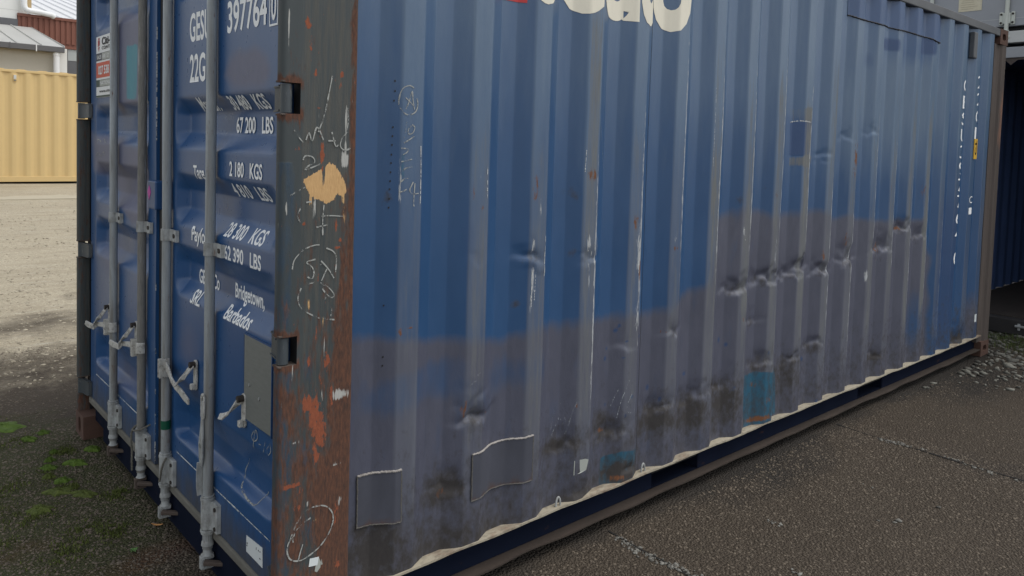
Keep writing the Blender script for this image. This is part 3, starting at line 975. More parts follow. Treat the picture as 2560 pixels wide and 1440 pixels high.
for a in ((1545, 1194, 20, 9, .6), (1900, 1046, 26, 8, .8), (1880, 960, 10, 16, .6), (1920, 1000, 10, 16, .6), (1480, 440, 14, 22, .72), (1185, 480, 4, 30, .8), (1160, 1025, 9, 30, .7), (1215, 1030, 8, 8, .6), (1505, 1075, 16, 10, .7), (1600, 680, 4, 40, .8), (1340, 470, 12, 46, .62),
          (1590, 560, 8, 40, .6), (2140, 400, 7, 60, .7), (2118, 600, 6, 30, .6), (1000, 830, 6, 16, .8), (1025, 820, 12, 4, .7), (1208, 520, 8, 10, .6), (1695, 620, 14, 8, .55), (2190, 620, 6, 20, .6), (2245, 570, 6, 8, .7), (1440, 1015, 5, 10, .5), (1860, 800, 8, 12, .6), (2060, 640, 5, 30, .5), (1940, 500, 4, 40, .5), (1660, 830, 10, 6, .5), (1100, 1230, 20, 20, .5), (1790, 560, 5, 30, .45), (2310, 480, 5, 40, .5), (2230, 450, 5, 40, .45)):
    rust = np.maximum(rust, .88 * a[4] * E2(*a[:4]))
rust += .16 * sstep(.28, .18, SZ)
scr = np.zeros_like(SX)
for a in ((1334, 612, 5, 24, .7), (1330, 700, 5, 46, .75), (1326, 760, 4, 60, .6), (1472, 610, 6, 26, .75), (1472, 700, 4, 50, .6), (1598, 650, 5, 34, .85), (1597, 600, 7, 60, .55), (1240, 780, 4, 20, .3), (1350, 540, 4, 60, .55), (1000, 460, 5, 80, .6), (1600, 730, 4, 80, .6), (1690, 600, 4, 30, .5), (1860, 580, 4, 18, .7), (1480, 640, 4, 20, .6), (1200, 450, 3, 60, .4), (1940, 640, 4, 60, .5), (2165, 690, 4, 20, .7), (1590, 800, 4, 50, .5)):
    scr = np.maximum(scr, a[4] * E2(*a[:4]))
for k in range(3, 17):
    xk = X0 + k * PITCHX
    z0 = random.uniform(.7, 1.6)
    scr = np.maximum(scr, .62 * np.exp(-((SX - xk) / .007) ** 2) * np.exp(-((SZ - z0) / .6) ** 4))
side = link('side_panel', grid_mesh('side_panel', np.stack([SX, SY, SZ], -1), attrs={'crest_pale': (.44 * crest + .2 * edge_r) * sstep(.2, .4, SZ) * sstep(2.0, 1.0, SZ) * (.55 + .8 * vnoise(SX * 4, SZ, 1.7)), 'overpaint': over, 'fade_sheen': fade_sheen, 'deep': deep, 'rub': rub, 'teal': teal, 'smear': smear, 'rust': rust, 'scrape': scr}), m_side, box)
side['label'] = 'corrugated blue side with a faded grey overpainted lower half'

# plain far walls, roof and floor, so the box is a box from any side
fx = np.arange(.14, 5.9, .0171)
b = MB()
yy = LY - CREST - DEPTH * prof(fx)
b.add([(x, y, ZB) for x, y in zip(fx, yy)] + [(x, y, ZT) for x, y in zip(fx, yy)], [(i + 1, i, i + len(fx), i + 1 + len(fx)) for i in range(len(fx) - 1)])
b.build('rear_side_panel', m_frame_blue, box, recalc=False)
b = MB()
fy = np.linspace(.06, LY - .06, 140)
xx = LX - .03 - .03 * prof(fy + .2)
b.add([(x, y, ZB) for x, y in zip(xx, fy)] + [(x, y, ZT) for x, y in zip(xx, fy)], [(i, i + 1, i + 1 + len(fy), i + len(fy)) for i in range(len(fy) - 1)])
b.build('end_panel', m_frame_blue, box, recalc=False)
b = MB()
rx_ = np.arange(.1, 5.96, .02)
rz_ = 2.56 + .016 * np.sin(rx_ * 2 * math.pi / .21)
b.add([(x, .05, z) for x, z in zip(rx_, rz_)] + [(x, LY - .05, z) for x, z in zip(rx_, rz_)], [(i, i + 1, i + 1 + len(rx_), i + len(rx_)) for i in range(len(rx_) - 1)])
b.build('roof', m_frame_blue, box, recalc=False)
MB().box((.12, .06, .12), (5.94, LY - .06, .15)).build('floor', m_void, box)


# rails
def rail_pair(y0, sgn):
    Y = lambda d: y0 + sgn * d
    b = MB()
    lo, hi = sorted((Y(0.002), Y(.058)))
    b.box((.178, lo, 2.531), (5.882, hi, 2.589))
    b.build('top_rail', m_toprail, box, bevel=.006)
    br = MB()
    segs = [(.178, 1.773), (2.133, 3.81), (4.17, 5.88)]
    for a, c in segs:
        lo, hi = sorted((Y(.050), Y(.056)))
        br.box((a, lo, .0605), (c, hi, .171))
    for a in (1.773, 3.81):                         # fork pockets: sleeves that run through under the floor
        for xa, xb in ((a, a + .006), (a + .354, a + .36)):
            lo, hi = sorted((Y(.051), Y(.9)))
            br.box((xa, lo, .0625), (xb, hi, .1705))
        lo, hi = sorted((Y(.052), Y(.298)))
        br.box((a + .0065, lo, .0595), (a + .3535, hi, .0622))
        lo, hi = sorted((Y(.3), Y(.31)))
        br.box((a + .006, lo, .0625), (a + .354, hi, .1705))
    r = br.build('bottom_rail', m_rail, box)
    lo, hi = sorted((Y(0), Y(.046)))
    x = np.arange(.178, 5.88, .03)
    fl = MB()
    wv = (vnoise(x, x * 0, 5.0) - .5) * .008
    n = len(x)
    vs = [(a, Y(0 + w * .5 + .003), .052 + w) for a, w in zip(x, wv)] + [(a, Y(.0495), .052) for a in x] + [(a, Y(.0495), .060) for a in x] + [(a, Y(w * .5 + .003), .059 + w) for a, w in zip(x, wv)]
    fs = []
    for i in range(n - 1):
        for p, q in ((0, 1), (1, 2), (2, 3), (3, 0)):
            fs.append((p * n + i, p * n + i + 1, q * n + i + 1, q * n + i))
    fl.add(vs, fs)
    fl.build('rail_flange', m_flange, r)
    return r


rail = rail_pair(0, 1)
rail_pair(LY, -1)
# ledge of the bottom rail, a bit chewed along its outer edge
lx = np.arange(.24, 5.88, .012)
lw = (vnoise(lx, lx * 0, 14.0) - .5) * .0025 + (vnoise(lx, lx * 0 + 4, 2.2) - .5) * .002 + .002
n = len(lx)
ly_ = np.array([0, .03, .058])
LV = np.zeros((n, 5, 3))
for j, (yy, zz) in enumerate(((None, .1695), (None, .1765), (.02, .1768), (.05, .1768), (.05, .1695))):
    LV[:, j, 0] = lx
    LV[:, j, 1] = lw - .002 if yy is None else yy
    LV[:, j, 2] = zz + ((vnoise(lx + 2, lx * 0, 6.0) - .5) * .006 if yy is None else 0)
lr = np.zeros((n, 5))
for (u, v, r_) in ((1110, 1395, .12), (1240, 1345, .1), (1490, 1232, .2), (1545, 1210, .25), (1690, 1160, .08), (1900, 1052, .12), (2380, 875, .3), (2440, 850, .3)):
    xc = S(u, v)[0]
    lr = np.maximum(lr, np.exp(-((LV[:, :, 0] - xc) / r_) ** 2) * .42)
lr += .06
link('rail_ledge', grid_mesh('rail_ledge', LV, attrs={'rust': lr}, smooth=False), m_ledge, rail)


# corner castings
def casting(x0, y0, z0, name='corner_casting', hole_x=-1, hole_y=-1):
    W, L_, H = .178, .162, .118
    b = MB()
    b.box((x0 + .004, y0 + .004, z0), (x0 + W - .004, y0 + L_ - .004, z0 + H))
    xe = x0 if hole_x < 0 else x0 + W
    ye = y0 if hole_y < 0 else y0 + L_
    # the box is a core; outer shells carry the oval openings
    b = MB()
    b.plate_hole((xe, y0 + L_ / 2, z0 + H / 2), (0, 1, 0), (0, 0, 1), L_, H, .051, .079, (-hole_x * .026, 0, 0))
    b.plate_hole((x0 + W / 2, ye, z0 + H / 2), (1, 0, 0), (0, 0, 1), W, H, .079, .051, (0, -hole_y * .026, 0))
    xo, yo = (x0 + W if hole_x < 0 else x0), (y0 + L_ if hole_y < 0 else y0)
    b.add([(xo, y0, z0), (xo, y0 + L_, z0), (xo, y0 + L_, z0 + H), (xo, y0, z0 + H)], [(0, 1, 2, 3)])
    b.add([(x0, yo, z0), (x0 + W, yo, z0), (x0 + W, yo, z0 + H), (x0, yo, z0 + H)], [(0, 1, 2, 3)])
    for z in (z0, z0 + H):
        b.add([(x0, y0, z), (x0 + W, y0, z), (x0 + W, y0 + L_, z), (x0, y0 + L_, z)], [(0, 1, 2, 3)])
    return b.build(name, m_rustcast, box, recalc=False)


for x0, hx in ((0.0, -1), (LX - .178, 1)):
    for y0, hy in ((0.0, -1), (LY - .162, 1)):
        for z0 in (0.0, LZ - .118):
            casting(x0, y0, z0, hole_x=hx, hole_y=hy)

# door-end corner posts: a bent J section with slots for the hinges
HINGE_Z = [(0.207, 0.293), (0.924, 1.006), (1.636, 1.722), (2.335, 2.42)]


def corner_post(y0, sgn, near):
    path = [(.056, .040), (.03, .041), (.012, .041), (.003, .036), (0, .028), (0, .018), (.0018, .009), (.006, .003), (.013, .0005)]
    path += [(x, 0.0) for x in np.concatenate([np.arange(.018, .0561, .0063), np.arange(.060, .229, .0045)])] + [(.231, .0008), (.2345, .004), (PW - .0005, .009), (PW, .03)]
    path = np.array(path)
    zz = np.unique(np.round(np.concatenate([np.arange(.1185, 2.4725, .0075), np.array(HINGE_Z).reshape(-1)]), 5))
    A, Z = np.meshgrid(np.arange(len(path)), zz, indexing='ij')
    V = np.zeros(A.shape + (3,))
    V[..., 0] = path[A, 0]
    V[..., 1] = y0 + sgn * path[A, 1]
    V[..., 2] = Z
    wob = (vnoise(V[..., 0] * 2, Z, 5) - .5) * .002
    if near:
        V[..., 1] += sgn * wob
    keep = np.ones((len(path) - 1, len(zz) - 1), bool)
    xm = (path[:-1, 0] + path[1:, 0]) / 2
    zm = (zz[:-1] + zz[1:]) / 2
    for a, c in HINGE_Z:
        keep &= ~((xm[:, None] < .0565) & (zm[None] > a) & (zm[None] < c))
    X, at_ = V[..., 0], {}
    if near:
        def e(u, v, ru, rv, p=2.0):
            c = S(u, v)
            rx = abs(S0(u + ru, v)[0] - S0(u - ru, v)[0]) / 2
            rz = abs(S0(u, v + rv)[1] - S0(u, v - rv)[1]) / 2
            return ell(X, Z, c, rx, rz, p)
        low = sstep(1.35, .75, Z)
        rust = .62 * sstep(.205, .222, X + .010 * (vnoise(X, Z, 9) - .5)) * sstep(.236, .2325, X) + .0
        rust = np.maximum(rust, low * .78 * sstep(.115, .2, X + .05 * (vnoise(X * 4, Z, 5) - .5)))
        rust = np.maximum(rust, .8 * sstep(.85, .5, Z) * sstep(.085, .15, X + .06 * (vnoise(X * 3, Z, 4) - .5)))
        rust = np.maximum(rust, .36 * sstep(.22, .05, Z) + .30 * low)
        rust = np.maximum(rust, .5 * np.exp(-((X - .2) / .016) ** 2) * sstep(1.6, 1.2, Z))
        for a, c in HINGE_Z:
            for q in (a, c):
                rust = np.maximum(rust, .8 * sstep(.075, .05, X) * np.exp(-((Z - q) / .02) ** 2))
        rust += .10 + .14 * sstep(2.0, .4, Z)
        rust += .30 * (vnoise(X * 5, Z * .8, 6.0) - .5)
        prim = .10 + .05 * sstep(.08, .2, X)
        for q in ((770, 60, 10, 30, .8), (778, 110, 4, 40, .7), (790, 180, 6, 14, .7), (855, 187, 5, 9, 1), (850, 215, 5, 16, .6), (768, 1010, 18, 26, .95), (785, 1040, 13, 60, .95), (800, 1075, 16, 60, .85), (790, 1120, 14, 60, .55), (815, 900, 6, 30, .7), (730, 1215, 24, 6, 1), (750, 1225, 12, 14, .5), (840, 560, 6, 30, .5), (828, 990, 6, 40, .7), (760, 560, 6, 7, .8), (850, 600, 5, 8, .9), (845, 618, 12, 5, .8), (840, 1280, 8, 40, .6), (842, 1410, 10, 24, .6), (790, 830, 5, 40, .6), (795, 690, 4, 30, .5), (740, 1270, 16, 12, .5), (820, 900, 6, 16, .9), (806, 380, 6, 60, .8), (800, 950, 4, 30, .6), (772, 905, 5, 16, .7), (745, 372, 8, 5, .7), (800, 272, 9, 5, .6), (852, 205, 5, 24, .45)):
            prim = np.maximum(prim, q[4] * e(*q[:4]))
        och = poly_mask(X, Z, [S(*q) for q in ((757, 450), (800, 425), (822, 408), (838, 412), (848, 428), (863, 455), (866, 480), (855, 492), (842, 483), (834, 500), (815, 510), (800, 500), (778, 492), (768, 475))], .005)
        och = np.maximum(och, .8 * e(858, 500, 4, 14)); och = np.maximum(och, .65 * e(860, 540, 4, 24)); och = np.maximum(och, .55 * e(778, 500, 14, 22))
        och = np.maximum(och, .45 * e(810, 800, 4, 60)); och = np.maximum(och, .45 * e(772, 760, 4, 40)); och = np.maximum(och, .55 * e(785, 1300, 6, 6))
        och *= 1 - .95 * e(809, 400, 5, 70, 4)
        scr = np.full_like(X, .15)
        for q in ((722, 60, 3, 90, .7), (735, 100, 3, 60, .4), (866, 305, 4, 46, .9), (862, 400, 10, 26, .9), (850, 985, 26, 16, .82), (715, 525, 3, 26, .7), (810, 870, 3, 60, .55), (835, 730, 5, 40, .35), (788, 520, 12, 60, .5), (780, 640, 10, 60, .35), (806, 990, 4, 30, .5), (838, 1160, 20, 5, .62), (800, 660, 14, 4, .55), (735, 1108, 16, 3, .55), (865, 370, 6, 20, .7), (888, 668, 2, 6, .9), (850, 1250, 5, 18, .5), (730, 930, 3, 50, .4), (768, 1260, 3, 10, .6)):
            scr = np.maximum(scr, q[4] * e(*q[:4]))
        oliv = .28 + .2 * sstep(.5, 1.6, Z) - .4 * sstep(.075, .04, X)
        blu = .5 * sstep(.06, .03, X) * (Z < 1.5) + .7 * e(760, 1140, 30, 70) + .6 * e(770, 920, 20, 60) + .55 * e(770, 1330, 30, 60)
        at_ = {'rust': rust, 'primer': prim, 'ochre': och, 'scrape': scr, 'olive': oliv, 'bluepaint': blu}
    else:
        at_ = {'rust': .3 + .3 * sstep(.4, .1, Z), 'olive': np.full_like(X, .45), 'bluepaint': .4 * sstep(1.2, 2.0, Z), 'primer': 0 * X, 'ochre': 0 * X, 'scrape': 0 * X}
    p = link('corner_post', grid_mesh('corner_post', V, keep=keep, attrs=at_, flip=sgn < 0), m_post, box)
    inner = MB()
    lo, hi = sorted((y0 + sgn * .045, y0 + sgn * .11))
    inner.box((.075, lo, .118), (.10, hi, 2.473))
    lo, hi = sorted((y0 + sgn * .006, y0 + sgn * .05))
    inner.box((.0605, lo, .118), (.066, hi, 2.473))
    inner.build('inner_channel', m_void, p)
    for a, c in HINGE_Z:
        for z, s2 in ((a, -1), (c, 1)):
            q = MB()
            lo, hi = sorted((y0 + sgn * .0012, y0 + sgn * .043))
            q.box((.0012, lo, min(z, z + s2 * .006)), (.0585, hi, max(z, z + s2 * .006)))
            q.build('slot_rim', m_cam, p, bevel=.0015)
    return p


post = corner_post(0.0, 1, True)
post['label'] = 'rusty corner post with chalk marks and an ochre paint splash'
corner_post(LY, -1, False)


def far_post(y0, sgn):
    V = np.zeros((8, 60, 3))
    path = [(5.822, .03), (5.822, .008), (5.84, 0.001), (5.93, 0.001), (5.955, .004), (5.985, .018), (6.03, .010), (LX - .003, .014)]
    path = [(5.822, .05), (5.822, .020), (5.90, .022), (5.94, .018), (5.955, .004), (6.03, .001), (LX - .004, .006), (LX - .003, .06)]
    zz = np.linspace(.1185, 2.4725, 60)
    for i, (x, d) in enumerate(path):
        V[i, :, 0], V[i, :, 1], V[i, :, 2] = x, y0 + sgn * d, zz
    pr = .9 * np.exp(-((V[..., 0] - 6.0) / .05) ** 2) * np.exp(-((V[..., 2] - 1.9) / .3) ** 6)
    return link('corner_post', grid_mesh('far_post', V, attrs={'primer': pr}, smooth=False, flip=sgn < 0), m_farpost, box)


far_post(0.0, 1)
far_post(LY, -1)

# door header and sill
hd = MB()
hd.box((.055, .178, 2.45), (.12, LY - .178, 2.588))
hd.build('door_header', m_frame_blue, box, bevel=.004)
sb = MB()
sb.box((.055, .20, .034), (.20, 2.12, .162))
sb.box((.055, .163, .095), (.20, .1995, .162))
sb.box((.055, 2.1205, .095), (.20, 2.275, .162))
sb.build('door_sill', m_rail, box, bevel=.003)
bar = MB()
bar.box((.043, .10, .166), (.075, 2.36, .200))
bar.build('sill_bar', m_sillbar, box, bevel=.007)


# doors
def steps_z():
    return [(0.2, 0), (.405, 0), (.47, 1), (.535, 1), (.60, 0), (.963, 0), (1.037, 1), (1.106, 1), (1.158, 0), (1.228, 0), (1.30, 1), (1.372, 1), (1.427, 0), (1.518, 0), (1.578, 1), (1.648, 1), (1.707, 0), (2.065, 0), (2.127, 1), (2.19, 1), (2.25, 0), (2.46, 0)]


SZK = np.array(steps_z())
SZK[:, 0] += SZK[:, 1] * .0373 * (SZK[:, 0] - 1.5645)
DDEP = .042
DX = .05


def door_depth(z):
    return sum(np.interp(z + o, SZK[:, 0], SZK[:, 1]) * w for o, w in ((-.007, .2), (-.0035, .2), (0, .2), (.0035, .2), (.007, .2))) * DDEP


def door_x(y, z, ya, yb):
    h = np.clip(np.minimum(y - ya, yb - y) / .055, 0, 1)
    return DX + door_depth(z) * h


DOORS = []


def make_door(y_lo, y_hi, p_lo, p_hi, left):
    ys = np.unique(np.round(np.concatenate([[y_lo, p_lo - .001, p_hi + .001, y_hi], np.linspace(p_lo, p_lo + .06, 8), np.linspace(p_hi - .06, p_hi, 8), np.arange(p_lo, p_hi, .03)]), 5))
    zz = np.unique(np.round(np.concatenate([np.arange(.2025, 2.446, .0065), SZK[1:-1, 0], [.347, .2025]]), 5))
    Yg, Zg = np.meshgrid(ys, zz, indexing='ij')
    Xg = np.where((Yg >= p_lo) & (Yg <= p_hi), door_x(Yg, Zg, p_lo, p_hi), DX)
    Xg = Xg + (vnoise(Yg, Zg, 2.5) - .5) * .003
    V = np.stack([Xg, Yg, Zg], -1)
    # border skirts
    V = np.concatenate([V[:1] + np.array([.04, 0, 0]), V, V[-1:] + np.array([.04, 0, 0])], 0)
    V = np.concatenate([V[:, :1] + np.array([.04, 0, 0]), V, V[:, -1:] + np.array([.04, 0, 0])], 1)
    Y, Z = V[..., 1], V[..., 2]

    def e(u, v, ru, rv, p=2.0):
        c = D(u, v)
        ry = abs(D0(u + ru, v)[0] - D0(u - ru, v)[0]) / 2
        rz = abs(D0(u, v + rv)[1] - D0(u, v - rv)[1]) / 2
        return ell(Y, Z, c, ry, rz, p)
    wy, wz = (vnoise(Y, Z, 9) - .5) * .04, (vnoise(Y + 3, Z, 8) - .5) * .04
    pm = lambda pts, s: poly_mask(Y + wy, Z + wz, [D(*q) for q in pts], s)
    if left:
        over = np.maximum(pm([(296, 30), (372, 20), (372, 200), (345, 262), (300, 280), (296, 200)], .03), pm([(246, 330), (300, 340), (372, 380), (372, 560), (330, 560), (246, 420)], .03) * .85)
        over = np.maximum(over, .6 * e(280, 640, 40, 60)) ; over = np.maximum(over, .55 * e(330, 950, 40, 50))
        teal = .62 * poly_mask(Y, Z, [D(*q) for q in ((314, 112), (346, 105), (344, 255), (316, 250))], .015)
    else:
        over = np.maximum(pm([(558, 190), (590, 120), (640, 105), (668, 140), (680, 180), (672, 215), (650, 235), (585, 230)], .035) * .8, .5 * e(470, 860, 30, 80))
        over = np.maximum(over, .4 * e(640, 380, 40, 20))
        teal = 0 * Y
    gr = .6 * sstep(.42, .2, Z) + .10 * vnoise(Y * 3, Z, 4)
    o = link('door', grid_mesh('door', V, attrs={'overpaint': over, 'teal': teal, 'grime': gr}, flip=True), m_door, box)
    o.data.set_sharp_from_angle(angle=math.radians(50))
    o['label'] = ('door with a company sticker and a teal paint patch' if left else 'door with white weight markings')
    DOORS.append(o)
    return o


door_l = make_door(1.272, 2.345, 1.37, 2.245, True)
door_r = make_door(.070, 1.198, .132, 1.04, False)
PL = {id(door_l): (1.37, 2.245), id(door_r): (.132, 1.04)}


def door_surf(y, z, door):
    a, c = PL[id(door)]
    return door_x(np.asarray(y), np.asarray(z), a, c) if (a <= float(np.mean(y)) <= c) else np.full_like(np.asarray(z, float), DX)


# gaskets between and around the leaves
MB().box((.062, 1.2005, .19), (.085, 1.2695, 2.44)).build('door_gasket', m_black, door_r)
MB().box((.054, 1.199, .21), (.061, 1.214, 2.44)).build('door_gasket', m_black, door_r, bevel=.002)
MB().box((.062, 2.3475, .19), (.074, 2.391, 2.44)).build('door_gasket', m_black, door_l)
MB().box((.068, .047, .19), (.074, .068, 2.44)).build('door_gasket', m_black, door_r)

# chipped white edge of the left leaf along the seam
for z0, z1 in ((.20, .30), (.33, .42), (.5, .52), (.66, .69), (.93, .96), (1.52, 1.72), (1.74, 1.9), (1.95, 2.0)):
    MB().box((.0485, 1.2715, z0), (.052, 1.2735, z1)).build('paint_chip', m_scratch, door_l)

# hinges
for (door, y0, sgn) in ((door_r, 0.0, 1), (door_l, LY, -1)):
    for a, c in HINGE_Z:
        zm, h = (a + c) / 2, (c - a) - .006
        b = MB()
        Y = lambda d: y0 + sgn * d
        b.tube([(.022, Y(.021), zm - h / 2), (.022, Y(.021), zm + h / 2)], .0165, 18)
        # blade from the pin to the leaf
        poly = [(.008, .03), (.020, .041), (.0335, .12), (.047, .125), (.047, .105), (.040, .028)]
        n = len(poly)
        b.prism([(p[0], p[1] * sgn) for p in poly], (0, y0, zm - h * .42), (1, 0, 0), (0, 1, 0), (0, 0, h * .84))
        for q in (-.46, .40):
            b.prism([(p[0] - .004, p[1] * sgn) for p in poly], (0, y0, zm + h * q), (1, 0, 0), (0, 1, 0), (0, 0, h * .06))
        hg = b.build('hinge', m_hinge, door, smooth=True)
        MB().tube([(.022, Y(.021), zm - h / 2 - .004), (.022, Y(.021), zm + h / 2 + .004)], .008, 10)

# lock box on the seam
b = MB()
b.box((.010, 1.150, 1.272), (.048, 1.250, 1.385))
lk = b.build('lock_box', m_frame_blue, door_r, bevel=.006)
yc, zc = 1.225, 1.335
b = MB()
b.prism([(0, .030), (.022, .004), (0, -.028), (-.022, .004)], (.0085, yc, zc), (0, -1, 0), (0, 0, 1), (.0012, 0, 0))
b.build('diamond_sticker', m_pink, door_r)

# weld line above the bottom frame of each leaf
for door, ya, yb in ((door_l, 1.39, 2.24), (door_r, .145, 1.02)):
    b = MB()
    yy = np.arange(ya, yb, .02)
    ww = .0016 + .0016 * vnoise(yy, yy * 0, 12.)
    b.add([(.0482, y, .347 - w) for y, w in zip(yy, ww)] + [(.0482, y, .347 + w) for y, w in zip(yy, ww)], [(i, i + 1, i + 1 + len(yy), i + len(yy)) for i in range(len(yy) - 1)])
    b.build('weld_line', m_chalk_dense, door, recalc=False)

# locking rods
ROD_Y = [1.832, 1.394, 1.072, 0.612]
RX, RR = .030, .0172
rods = []
for i, y in enumerate(ROD_Y):
    n = 22
    zz = np.linspace(.135, 2.5, 130)
    A, Z = np.meshgrid(np.linspace(0, 2 * math.pi, n), zz, indexing='ij')
    V = np.stack([RX + RR * np.cos(A), y + RR * np.sin(A), Z], -1)
    g = .35 + .35 * (vnoise(A * .5, Z, 3) - .3) + .25 * sstep(1.2, .3, Z) + (.3 if i == 1 else 0)
    rod = link('locking_rod', grid_mesh('locking_rod', V, attrs={'grime': g}), m_galv_old if i == 1 else m_galv, box)
    rods.append(rod)
    for (z0, z1) in ((1.161, 1.206), (2.02 + .2, 2.265)):
        b = MB()
        s_ = -1
        th, wv = .004, RR + .0045
        # a strap bent round the rod, with a flat ear bolted to the door on the right and a short foot on the left
        pr = [(.049, .040), (.045, .028)] + [(RX - wv * math.sin(t), wv * math.cos(t)) for t in np.linspace(-.15, math.pi + .15, 14)] + [(.040, -.030), (.036, -.045), (.036, -.082), (.049, -.085)]
        inn = [(.0495, .036), (.049, .024)] + [(RX - RR * .97 * math.sin(t), RR * .97 * math.cos(t)) for t in np.linspace(-.15, math.pi + .15, 14)] + [(.046, -.028), (.042, -.045), (.042, -.078), (.0495, -.080)]
        m_ = len(pr)
        vs = [(p[0], y + p[1], z) for z in (z0, z1) for p in pr] + [(p[0], y + p[1], z) for z in (z0, z1) for p in inn]
        fs = []
        for k in range(m_ - 1):
            fs += [(k, k + 1, m_ + k + 1, m_ + k), (2 * m_ + k + 1, 2 * m_ + k, 3 * m_ + k, 3 * m_ + k + 1), (k, 2 * m_ + k, 2 * m_ + k + 1, k + 1), (m_ + k, m_ + k + 1, 3 * m_ + k + 1, 3 * m_ + k)]
        b.add(vs, fs)
        b.build('rod_bracket', m_bracket, rod, bevel=.0012)
        MB().tube([(.0385, y - .066, (z0 + z1) / 2), (.0325, y - .066, (z0 + z1) / 2)], .0085, 8).build('bolt', m_bolt, rod)
        MB().tube([(.040, y - .052, (z0 + z1) / 2 + .004), (.0352, y - .052, (z0 + z1) / 2 + .004)], .003, 8).build('bolt', m_bolt, rod)
    # lower guide: long sleeve plate
    z0, z1 = .194, .322
    b = MB()
    wv = RR + .006
    pr = [(.049, .036), (RX + .010, wv + .002)] + [(RX - wv * math.sin(t), wv * math.cos(t)) for t in np.linspace(0, math.pi, 12)] + [(.034, -.034), (.034, -.068), (.049, -.070)]
    m_ = len(pr)
    vs = [(p[0], y + p[1], z0 + .012) for p in pr] + [(p[0], y + p[1], z1 - .014) for p in pr]
    b.add(vs, [(k, k + 1, m_ + k + 1, m_ + k) for k in range(m_ - 1)] + [tuple(range(m_)), tuple(range(2 * m_ - 1, m_ - 1, -1))])
    b.build('guide_plate', m_bracket, rod, bevel=.003)
    for za, zb, rr in ((z1 - .016, z1 - .004, RR + .0075), (z1 - .003, z1 + .004, RR + .005), (z0 + .002, z0 + .011, RR + .0075), (z0 - .006, z0 + .001, RR + .005)):
        MB().tube([(RX, y, za), (RX, y, zb)], rr, 20).build('guide_collar', m_bracket, rod, bevel=.0015)
    for zz_ in (z0 + .028, z1 - .032):
        MB().tube([(.036, y - .056, zz_), (.0295, y - .056, zz_)], .0075, 8).build('bolt', m_bolt, rod)
    # rod foot and cam, with the keeper on the sill
    f = MB()
    f.tube([(RX, y, .19), (RX, y, .165), (RX, y, .158), (RX, y, .148), (RX, y, .142), (RX, y, .120), (RX, y, .113)], RR, 18, rs=[RR, RR, RR + .003, RR + .004, RR - .003, RR - .002, RR + .003])
    f.build('rod_foot', m_bracket, rod, smooth=True)
    cm = MB()
    cm.prism([(-.020, -.012), (.020, -.016), (.026, .004), (.012, .020), (-.016, .016)], (RX - .002, y, .098), (1, 0, 0), (0, 1, 0), (0, 0, .016))
    cm.prism([(-.020, -.010), (.024, -.012), (.024, .010), (-.020, .014)], (RX - .004, y, .064), (1, 0, 0), (0, 1, 0), (0, 0, .012))
    cm.prism([(-.024, -.008), (-.010, -.010), (-.010, .010), (-.024, .010)], (RX - .002, y, .066), (1, 0, 0), (0, 1, 0), (0, 0, .046))
    cm.build('cam', m_bracket if i in (2, 3) else m_cam, rod, bevel=.004)
    kp = MB()
    kp.prism([(.018, -.010), (.056, -.05), (.056, -.075), (.004, -.030)], (0, y, .090), (1, 0, 0), (0, 1, 0), (0, 0, .014))
    kp.prism([(.018, .010), (.056, .05), (.056, .07), (.008, .026)], (0, y, .088), (1, 0, 0), (0, 1, 0), (0, 0, .014))
    kp.build('keeper', m_cam, rod, bevel=.003)

# green tape
MB().tube([(RX, ROD_Y[2], .420), (RX, ROD_Y[2], .455)], RR + .0012, 24, cap=False).build('green_tape', m_green, rods[2], smooth=True)


def ribbon_bar(pts, w, th, up=(0, 0, 1)):
    """flat bar along pts; w along up, th across"""
    b = MB()
    P = [Vector(p) for p in pts]
    U = Vector(up)
    rings = []
    for k, p in enumerate(P):
        t = (P[min(k + 1, len(P) - 1)] - P[max(k - 1, 0)]).normalized()
        ww = w[k] if isinstance(w, (list, tuple)) else w
        s_ = t.cross(U).normalized() * (th / 2)
        u2 = s_.normalized().cross(t).normalized() * (ww / 2)
        rings.append([p + s_ + u2, p - s_ + u2, p - s_ - u2, p + s_ - u2])
    vs = [q for r in rings for q in r]
    fs = [(4 * k + j, 4 * k + (j + 1) % 4, 4 * k + 4 + (j + 1) % 4, 4 * k + 4 + j) for k in range(len(P) - 1) for j in range(4)]
    fs += [(3, 2, 1, 0), tuple(4 * (len(P) - 1) + j for j in range(4))]
    b.add(vs, fs)
    return b


def clevis(y, sgn, rod):
    b = MB()
    for dz in (-.0,):
        ring = [(RX - (RR + .006) * math.cos(t), (RR + .006) * math.sin(t)) for t in np.linspace(-1.9, 1.9, 14)]
        inn = [(RX - RR * .98 * math.cos(t), RR * .98 * math.sin(t)) for t in np.linspace(-1.9, 1.9, 14)]
        n = len(ring)
        vs = [(p[0], y + p[1], z) for z in (.648, .694) for p in ring] + [(p[0], y + p[1], z) for z in (.648, .694) for p in inn]
        fs = []
        for k in range(n - 1):
            fs += [(k, k + 1, n + k + 1, n + k), (2 * n + k + 1, 2 * n + k, 3 * n + k, 3 * n + k + 1), (k, 2 * n + k, 2 * n + k + 1, k + 1), (n + k, n + k + 1, 3 * n + k + 1, 3 * n + k)]
        b.add(vs, fs)
    ys = y + sgn * .024
    for yy in (ys - .004, ys + .012):
        b.box((RX - .034, min(yy, yy + .005), .630), (RX + .006, max(yy, yy + .005), .704))
    return b.build('handle_clevis', m_handle, rod, bevel=.003)


